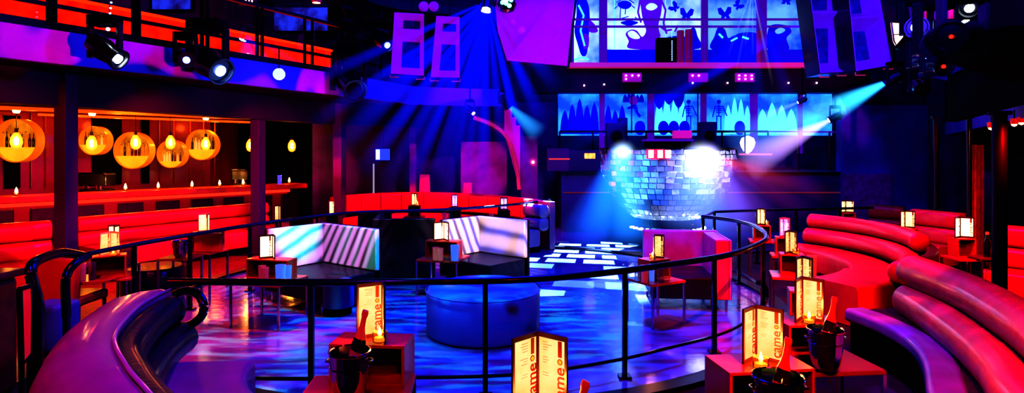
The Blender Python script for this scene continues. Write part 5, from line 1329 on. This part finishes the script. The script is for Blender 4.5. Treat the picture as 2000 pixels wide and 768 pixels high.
# --- three dance floor tables
setup(527, 7.35, 'white-bright lit menu before the left white cube sofa', 'steel side table before the left white cube sofa', 'red box on the side table before the left white cube sofa', mat='paper_white', h=.285, w_=.16, ang=84, rz=R(-14), th=.52, bh=.235, boxw=.56, tw=.66)
setup(866, 8.85, 'white-bright lit menu before the rear white cube sofa', 'steel side table before the rear white cube sofa', 'red box on the side table before the rear white cube sofa', mat='paper_white', h=.27, w_=.17, ang=84, rz=R(-14), th=.52, bh=.235, boxw=.5, tw=.62)
setup(1280, 7.35, 'lit menu with candle beside the pink armchair', 'pink steel side table beside the pink armchair', 'box on the side table beside the pink armchair', mat='paper', h=.285, w_=.13, ang=76, rz=R(30), th=.52, bh=.235, boxw=.34, tw=.52, cand='candle under the lit menu beside the pink armchair', cpx=-5)
# glasses clustered on the tables
def cluster(items, D, z, what, group):
    for i, (px, r, h, mat) in enumerate(items):
        glassware('%s glass from the left %s' % (ORD[i], what), P(px, 0, D).x, D-(i % 2)*.06, z, r, h, mat, group)
cluster([(512, .045, .2, 'glass_pink'), (522, .04, .19, 'glass_pink'), (541, .035, .17, 'glass'), (552, .06, .22, 'glass_blue'), (563, .04, .2, 'glass_blue')], 7.12, .522, 'before the red box at the left white cube sofa', 'glasses at the left white cube sofa')
cluster([(851, .05, .18, 'glass_pink'), (861, .045, .18, 'glass_pink'), (879, .03, .2, 'glass'), (889, .06, .22, 'glass_blue')], 8.6, .522, 'before the red box at the rear white cube sofa', 'glasses at the rear white cube sofa')
cluster([(1245, .04, .2, 'glass'), (1257, .045, .2, 'glass_pink'), (1273, .035, .2, 'glass_blue'), (1288, .045, .2, 'glass')], 7.2, .522, 'on the table beside the pink armchair', 'glasses beside the pink armchair')
cluster([(1566, .04, .2, 'glass_blue'), (1581, .055, .24, 'glass_pink')], 7.15, .602, 'on the table right of the rail bend', 'glasses right of the rail bend')
cluster([(158, .04, .2, 'glass_pink'), (168, .04, .2, 'glass_pink'), (180, .04, .2, 'glass')], 6.9, .602, 'on the far-left table', 'glasses on the far-left table')
cluster([(868, .05, .2, 'glass_pink'), (880, .05, .2, 'glass'), (960, .05, .18, 'glass_pink')], 12.4, .602, 'in the rear booth', 'glasses in the rear booth')
cluster([(618, .05, .2, 'glass_pink'), (628, .05, .2, 'glass')], 11.2, .602, 'before the pink lit menu at the pink column', 'glasses at the pink column')
# bottle on the right behind the sofas
pB = P(1928, 0, 8.3)
table('cocktail_table', 'dark table carrying a black bottle between drape and thick post', pB.x, 8.35, 0, .3, .3, .62, top='frame_red')
t = thing('wine_bottle', 'black bottle standing between the rust drape and the thick post', 'bottle', (pB.x, 8.3, .62))
MB().lathe([(.04, 0), (.045, .02), (.045, .2), (.018, .26), (.016, .33)], 16).build('body', 'blackgloss', t, smooth=True); MB().lathe([(.019, .3), (.019, .335)], 10).build('cap', 'led_red', t)

# ================================================================== HAZE BEAMS
src = P(952, 2, 11.0)
fan = [(645,300,.30),(700,345,.3),(600,250,.22),(745,375,.26),(790,378,.3),(835,390,.24),(868,400,.3),(905,395,.22),(940,400,.3),(985,330,.22),(1030,330,.2),(1065,250,.25),(1095,180,.25),(560,180,.2),(690,220,.2),(1045,400,.2)]
for i, (x, y, r) in enumerate(fan):
    D = 10.2+((i*37) % 10)*.35
    beam(src, P(x, y, D), .02, r*.9, (.0,.01,1), 3.2, 'blue haze beam fanning down from the top centre star light', 1.2, 'blue beams fanning from the top centre light')
src2 = P(1470, -22, 12.0)
for i, (x, y, r, c, s) in enumerate([(1421,110,.05,(.5,.7,1),2.2),(1436,150,.05,(.4,.6,1),2.0),(1455,90,.05,(.6,.8,1),2.6),(1470,112,.04,(.6,.8,1),2.4),(1510,170,.06,(.5,.8,1),2.2),(1497,120,.04,(.3,.6,1),2.),(1385,180,.3,(.0,.03,1),.5),(1300,160,.3,(.0,.03,1),.4),(1560,250,.3,(.0,.03,1),.5),(1480,270,.35,(.0,.04,1),.5),(1440,280,.3,(.0,.04,1),.5)]):
    beam(src2, P(x, y, 12.0+.2*(i % 3)), .012, r*.8, c, s, 'thin white-blue beam from the light at the top edge before the murals', .8, 'beams from the light before the murals')
src3 = P(1640, 10, 11.8)
for i, (x, y, r) in enumerate([(1090, 300, .22), (1180, 260, .2), (1250, 190, .2)]):
    beam(src3, P(x, y, 14), .05, r, (.0,.01,1), 1.0, 'long oblique blue haze beam crossing the murals', .8, 'oblique blue beams crossing the murals')
beam(P(1744, 154, 10.45), P(1630, 212, 11.6), .02, .27, (.1,.8,1), 2.6, 'bright cyan light beam from the right lamp', .35)
beam(P(1744, 154, 10.45), P(1600, 228, 11.7), .03, .42, (.0,.15,1), .8, 'wide soft blue beam around the cyan one', 1.0)
beam(P(1630, 230, 12.6), P(1452, 322, 13.4), .02, .50, (.6,.38,.95), 1.6, 'broad pale pink-white beam toward the stage right of the bowl', .6)
beam(P(1648, 205, 12.6), P(1420, 285, 13.6), .22, .62, (.1,.35,1), .9, 'broad pale blue beam over the stage right of the bowl', .7)
beam(P(1566, 197, 13.2), P(1480, 232, 13.6), .015, .16, (.4,.6,1), 1.6, 'thin white beam above the broad one', .8)
beam(P(987, 200, 12.6), P(1053, 262, 13.0), .02, .28, (.05,.45,1), 2.0, 'short cyan beam left of the murals', .5)
beam(P(925, 226, 14.0), P(1000, 262, 14.2), .02, .22, (.8,.05,.1), .5, 'short red haze beam under the balcony', .8)
# wide glows beneath the bowl
for i, (xa, ya, xb, yb, r0, r1, c, s) in enumerate([
    (1212, 292, 1190, 470, .22, .75, (.02,.25,1), 1.1), (1212, 292, 1130, 480, .15, .55, (.0,.15,1), .9), (1215, 292, 1245, 470, .2, .5, (.05,.35,1), 1.1),
    (1370, 292, 1350, 450, .3, .8, (.15,.3,1), 1.0), (1375, 292, 1430, 470, .25, .7, (.15,.2,1), .8), (1375, 292, 1480, 440, .2, .6, (.35,.12,.8), .6)]):
    beam(P(xa, ya, 11.2), P(xb, yb, 11.6), r0, r1, c, s, 'soft blue-white haze glow pouring down from the mirrored bowl', .5, 'haze glows pouring from the mirrored bowl')
for i, (x, y, r, c) in enumerate([(1560,372,.25,(.9,.12,.15)),(1600,350,.2,(.7,.06,.2)),(1585,420,.3,(.6,.06,.5)),(1520,330,.2,(.8,.15,.3)),(1630,385,.25,(.7,.05,.15))]):
    beam(P(1395, 308, 11.3), P(x, y, 11.8), .06, r, c, .55, 'warm rosy ray spreading right from the hot spot on the bowl', 1.0, 'rosy rays from the bowl hot spot')
# hot spots where two lamps hit the bowl
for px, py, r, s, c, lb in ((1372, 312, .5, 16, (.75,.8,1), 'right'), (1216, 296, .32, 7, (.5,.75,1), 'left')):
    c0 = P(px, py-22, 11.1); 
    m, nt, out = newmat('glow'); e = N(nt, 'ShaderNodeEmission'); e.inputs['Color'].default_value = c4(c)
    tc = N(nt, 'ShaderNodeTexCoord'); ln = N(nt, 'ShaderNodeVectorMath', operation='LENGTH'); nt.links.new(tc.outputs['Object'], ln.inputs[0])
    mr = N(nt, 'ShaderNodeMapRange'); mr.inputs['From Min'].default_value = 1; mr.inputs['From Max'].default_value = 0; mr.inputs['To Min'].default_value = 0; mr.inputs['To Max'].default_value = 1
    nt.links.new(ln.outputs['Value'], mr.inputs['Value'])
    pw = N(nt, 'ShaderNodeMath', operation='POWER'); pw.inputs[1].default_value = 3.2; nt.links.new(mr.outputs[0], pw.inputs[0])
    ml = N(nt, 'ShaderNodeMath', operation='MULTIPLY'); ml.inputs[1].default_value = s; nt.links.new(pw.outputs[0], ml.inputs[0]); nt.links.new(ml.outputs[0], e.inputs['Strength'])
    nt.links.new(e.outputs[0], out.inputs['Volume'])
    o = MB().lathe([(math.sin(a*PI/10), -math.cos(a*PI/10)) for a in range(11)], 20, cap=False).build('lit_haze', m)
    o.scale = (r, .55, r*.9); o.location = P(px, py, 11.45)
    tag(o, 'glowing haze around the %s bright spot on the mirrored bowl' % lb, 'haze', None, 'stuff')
# ================================================================== LIGHTS
R_, B_, V_ = (1,0,0), (.0,.01,1), (.55,.02,1)
# blue wash over dance floor and centre
area((.5, 8.5, 7.0), (.5, 9.5, 0), B_, 300, 4, 4)
area((2.5, 13, 7.2), (2.5, 15.5, 2), B_, 260, 5, 2)
area((-4, 12.5, 6.8), (-4, 16, 1), (.02,.02,1), 130, 4, 2)
# coloured streaks on the dance floor
def down(x, y, z, col, w, ang, **g): return spot((x, y, z), (x, y+.001, 0), col, w, ang, .5, .02, g)
down(-1.2, 7.2, 6.6, (.0,.8,.6), 3200, 46, kind='noise', scale=11, thr=.55, soft=.05, stretch=5, rot=8)
down(-1.6, 7.3, 6.7, (.9,.0,.5), 700, 44, kind='noise', scale=9, thr=.56, soft=.05, stretch=5, rot=-6)
down(.2, 7.4, 6.8, (.0,.08,1), 3000, 56, kind='noise', scale=10, thr=.48, soft=.06, stretch=4, rot=4)
down(-3.2, 7.2, 6.2, (1,.02,.0), 2400, 30, kind='noise', scale=9, thr=.45, soft=.08, stretch=4, rot=25)
down(-2.5, 6.0, 5.6, (1,.05,.1), 300, 20, kind='noise', scale=9, thr=.45, soft=.1, stretch=4, rot=5)
down(1.1, 6.2, 6.0, (.25,.5,1), 2600, 34, kind='dots', scale=7, thr=.17, soft=.05, stretch=1.6)
spot((1.5, 16.5, 6.9), (1.3, 11.7, 0), (.4,.7,1), 60000, 32, .2, .01, dict(kind='grid', scale=11, thr=.5, soft=.12, rot=8))
spot((2.5, 12.5, 6.9), (1.47, 9.5, 0), (.55,.75,1), 3800, 5, .3, .01)
spot((-1.0, 6.5, 6.5), (.9, 8.6, 0), (.0,1,.25), 1500, 9, .6, .02, dict(kind='stripes', scale=20, thr=.5, soft=.2, rot=60))
spot((4.5, 3.5, 5.5), (3.1, 7.2, 0), (1,.06,.0), 2000, 24, .5, .03, dict(kind='noise', scale=8, thr=.45, soft=.1))
# white cube sofas
spot((-.8, 5.0, 5.2), (-2.9, 9.0, .8), (.9,.35,.9), 2100, 22, .4, .02, dict(kind='stripes', scale=14, thr=.35, soft=.3, rot=55))
spot((0, 6.0, 5.2), (-3.3, 8.9, .7), (.0,.9,.6), 1260, 9, .6, .02)
spot((1.0, 5.0, 5.5), (-.5, 9.9, .8), (1,.62,.5), 2700, 20, .4, .02, dict(kind='stripes', scale=14, thr=.25, soft=.3, rot=-40))
# armchair
spot((-.5, 4.5, 5.2), (2.4, 8.4, .7), (1,.05,.45), 330, 17, .4, .03)
# front left sofa: violet with red rim
spot((-1.6, 1.6, 4.4), (-2.8, 4.0, .8), (.5,.05,1), 208, 60, .6, .1)
spot((-4.9, 2.4, 3.0), (-2.9, 4.2, .8), (1,0,0), 88, 60, .5, .1)
spot((-.6, 6.6, 4.2), (-2.0, 4.3, .5), (.4,.0,1), 96, 50, .5, .1, dict(kind='dots', scale=5, thr=.3, soft=.05))
# front right sofa
spot((2.2, 2.6, 3.6), (3.9, 4.9, .7), (1,0,0), 270, 80, .5, .1)
spot((4.6, 7.6, 4.6), (3.9, 4.8, .8), (.35,.0,1), 700, 60, .5, .03, dict(kind='dots', scale=5, thr=.27, soft=.03))
spot((2.6, 4.8, 4.8), (3.35, 5.6, .45), (.05,.05,1), 72, 22, .6, .05)
# rear right booth
spot((3.4, 7.0, 4.4), (5.2, 9.4, .6), (1,0,0), 560, 60, .5, .06)
spot((5.0, 12.0, 4.6), (5.2, 9.4, .8), (1,.03,.02), 200, 50, .5, .03)
spot((3.0, 6.5, 5.0), (5.0, 9.6, .7), (.3,.05,1), 160, 26, .4, .03, dict(kind='dots', scale=6, thr=.35, soft=.05))
spot((5.6, 6.5, 2.3), (6.8, 9.5, .7), (1,0,0), 130, 80, .5, .06)
# left red zone
for x, y, tx, ty, w_ in ((-4.2, 8.4, -6.6, 11.0, 360), (-3.4, 10.4, -5.6, 13.2, 300), (-5.4, 5.8, -7.4, 9.0, 250), (-6.8, 11.2, -9.0, 13.4, 200)):
    spot((x, y, 2.9), (tx, ty, .7), (1,0,0), w_, 75, .5, .08)
spot((-4.2, 5.2, 2.6), (-5.0, 6.9, .7), (1,0,0), 85, 60, .5, .08)
spot((-3.6, 4.2, 3.2), (-4.4, 5.8, .5), (.1,.1,1), 50, 30, .5, .05)
# bar: warm canopy glow
area((-8.3, 13.0, 2.8), (-8.3, 13.6, 1.2), (1,.14,.015), 60, .3, 4)
for px in (60, 230, 420):
    D = hit(px, BA+bn*1.2, BB+bn*1.2); p = P(px, 0, D); point((p.x, p.y, 2.7), (1,.12,.02), 26, .1)
# rear red booth
for xx, yy, tx, ty in ((-3.7, 12.0, -4.2, 15.0), (-2.9, 12.6, -3.2, 15.7), (-1.9, 12.8, -2.0, 15.9), (-.9, 12.6, -.9, 15.4), (-.2, 11.9, .0, 14.7)):
    spot((xx, yy, 2.9), (tx, ty, .45), (1,0,0), 620, 33, .3, .05)
spot((.8, 11.4, 3.4), (.2, 13.8, .4), (1,0,.06), 500, 30, .5, .06)
spot((-2.6, 10.5, 2.6), (-4.05, 14.4, 1.9), (1,.0,.25), 900, 14, .4, .03)
spot((-1.0, 12.0, 2.8), (-2.6, 16.5, 2.0), (.8,.0,.35), 300, 6, .4, .03)
spot((-2.0, 11.0, 3.0), (-.8, 16.8, 1.6), (.7,.0,.5), 500, 16, .4, .03)
# balcony fascia: blue with magenta patches
spot((1.5, 6.0, 3.4), (-5.0, 8.8, 3.35), (.02,.02,1), 420, 60, .5, .1)
spot((.5, 8.5, 3.0), (-3.2, 12.0, 3.3), (.02,.02,1), 300, 60, .5, .1)
spot((-.5, 4.0, 2.4), (-4.8, 9.0, 3.15), (1,.0,.25), 1000, 50, .2, .005, dict(kind='noise', scale=3.2, thr=.5, soft=.015))
spot((.6, 7.6, 2.2), (-3.4, 12.0, 3.0), (1,.0,.2), 1000, 20, .2, .005, dict(kind='noise', scale=4.5, thr=.52, soft=.015))
spot((1.0, 9.0, 5.5), (-2.5, 15, 3.0), (.03,.06,1), 900, 50, .3, .01, dict(kind='dots', scale=9, thr=.22, soft=.06))
# rear wall, stage
spot((1.0, 9.0, 6.0), (.5, 17, 1.5), (.35,.0,.8), 1300, 50, .5, .1)
spot((5.8, 11.0, 6.2), (5.5, 16.5, 1.0), (.3,.02,.9), 420, 40, .5, .1)
spot((2.0, 9.0, 7.0), (7.2, 15.0, 2.0), (.02,.03,1), 260, 40, .6, .1)
# mirrored bowl
spot((2.1, 9.8, 5.4), (2.35, 11.6, 1.75), (.65,.8,1), 1260, 22, .5, .05)
spot((4.6, 9.9, 5.2), (3.75, 11.7, 1.7), (.85,.85,1), 2700, 24, .5, .05)
spot((3.2, 7.5, 4.8), (3.2, 11.6, 1.2), (.1,.2,1), 1260, 30, .5, .1)
spot((6.0, 9.0, 3.0), (4.2, 12.2, 1.4), (1,.25,.3), 360, 20, .5, .1)
# screen dots
spot((.3, 8.0, 4.0), (.4, 13.1, 4.6), (.3,.35,1), 420, 24, .2, .01, dict(kind='dots', scale=9, thr=.14, soft=.05))
# right balcony band, right cluster
spot((3.0, 5.0, 4.4), (8.4, 10.6, 2.7), (.03,.03,1), 220, 50, .5, .1)
spot((3.5, 5.0, 4.0), (7.3, 10.6, 4.2), (.1,.03,1), 1200, 50, .5, .1)
spot((6.2, 6.5, 5.6), (9.2, 12.8, 4.6), (1,0,.3), 1500, 44, .5, .02, dict(kind='noise', scale=5, thr=.5, soft=.03))
spot((6.6, 6.8, 5.4), (9.0, 12.8, 4.8), (.08,.02,1), 900, 50, .5, .05)
# foreground tables: red wash
spot((-.6, 1.6, 3.4), (-.8, 3.6, .7), (1,.01,0), 32, 50, .6, .08)
spot((1.4, 1.4, 3.4), (1.6, 3.7, .7), (1,.01,0), 260, 60, .6, .08)
spot((.2, .6, 3.2), (.15, 2.8, .8), (1,.01,0), 60, 50, .6, .08)
spot((3.0, 5.5, 4.0), (2.9, 8.6, .7), (1,0,.03), 108, 46, .6, .08)
spot((-1.5, 4.5, 4.0), (-2.8, 7.3, .6), (1,0,.03), 72, 16, .6, .05)
spot((1.5, 5.0, 4.2), (-1.0, 8.7, .6), (1,0,.03), 81, 14, .6, .05)

# round blue-white patches on columns and panels
spot((-2.0, 5.0, 3.2), tuple(P(142, 288, 8.7)), (.25,.4,1), 160, 2.6, .3, .01)
spot((0.5, 9.0, 4.2), tuple(P(1020, 58, 13.2)), (.7,.75,1), 700, 2.2, .6, .01)
spot((0.5, 9.0, 4.2), tuple(P(1003, 42, 13.2)), (.7,.75,1), 400, 1.7, .6, .01)
spot((0.5, 9.0, 4.2), tuple(P(1020, 55, 13.2)), (.0,.0,1), 700, 7, .6, .01)
spot((0.5, 9.0, 4.2), tuple(P(1105, 46, 13.2)), (.0,.0,1), 500, 4, .5, .01)
spot((0.5, 9.0, 4.2), tuple(P(1090, 72, 13.2)), (.05,.1,1), 500, 2, .4, .01)
spot((-1, 6.0, 5.0), tuple(P(858, 610, 6.4)), (.0,.35,1), 500, 9, .4, .01)
spot((.2, 2.6, 3.6), (-.32, 6.9, .3), (.02,.12,1), 420, 17, .4, .01, dict(kind='dots', scale=14, thr=.3, soft=.06, invert=True))
spot((-4.0, 4.5, 3.4), (-.9, 6.6, .3), (.02,.2,1), 260, 15, .4, .01)
for px, py, D, k in ((1838, 603, 5.2, 1.0), (1782, 540, 6.2, .8), (1950, 560, 4.7, .6), (1925, 650, 4.5, .7), (1640, 450, 9.8, 1.0), (1600, 505, 9.6, .9), (1722, 440, 9.2, .8), (1905, 620, 4.9, .5)):
    spot((3.2, 5.4, 5.6), tuple(P(px, py, D)), (.5,.0,1), 420*k, 3.4*k, .4, .01)
spot((-2.2, 3.4, 3.2), (-4.6, 5.0, .7), (1,.08,.0), 70, 34, .5, .05)
spot((0, 4.5, 3.0), tuple(P(960, 480, 10)), (.0,.0,1), 120, 4, .4, .01)
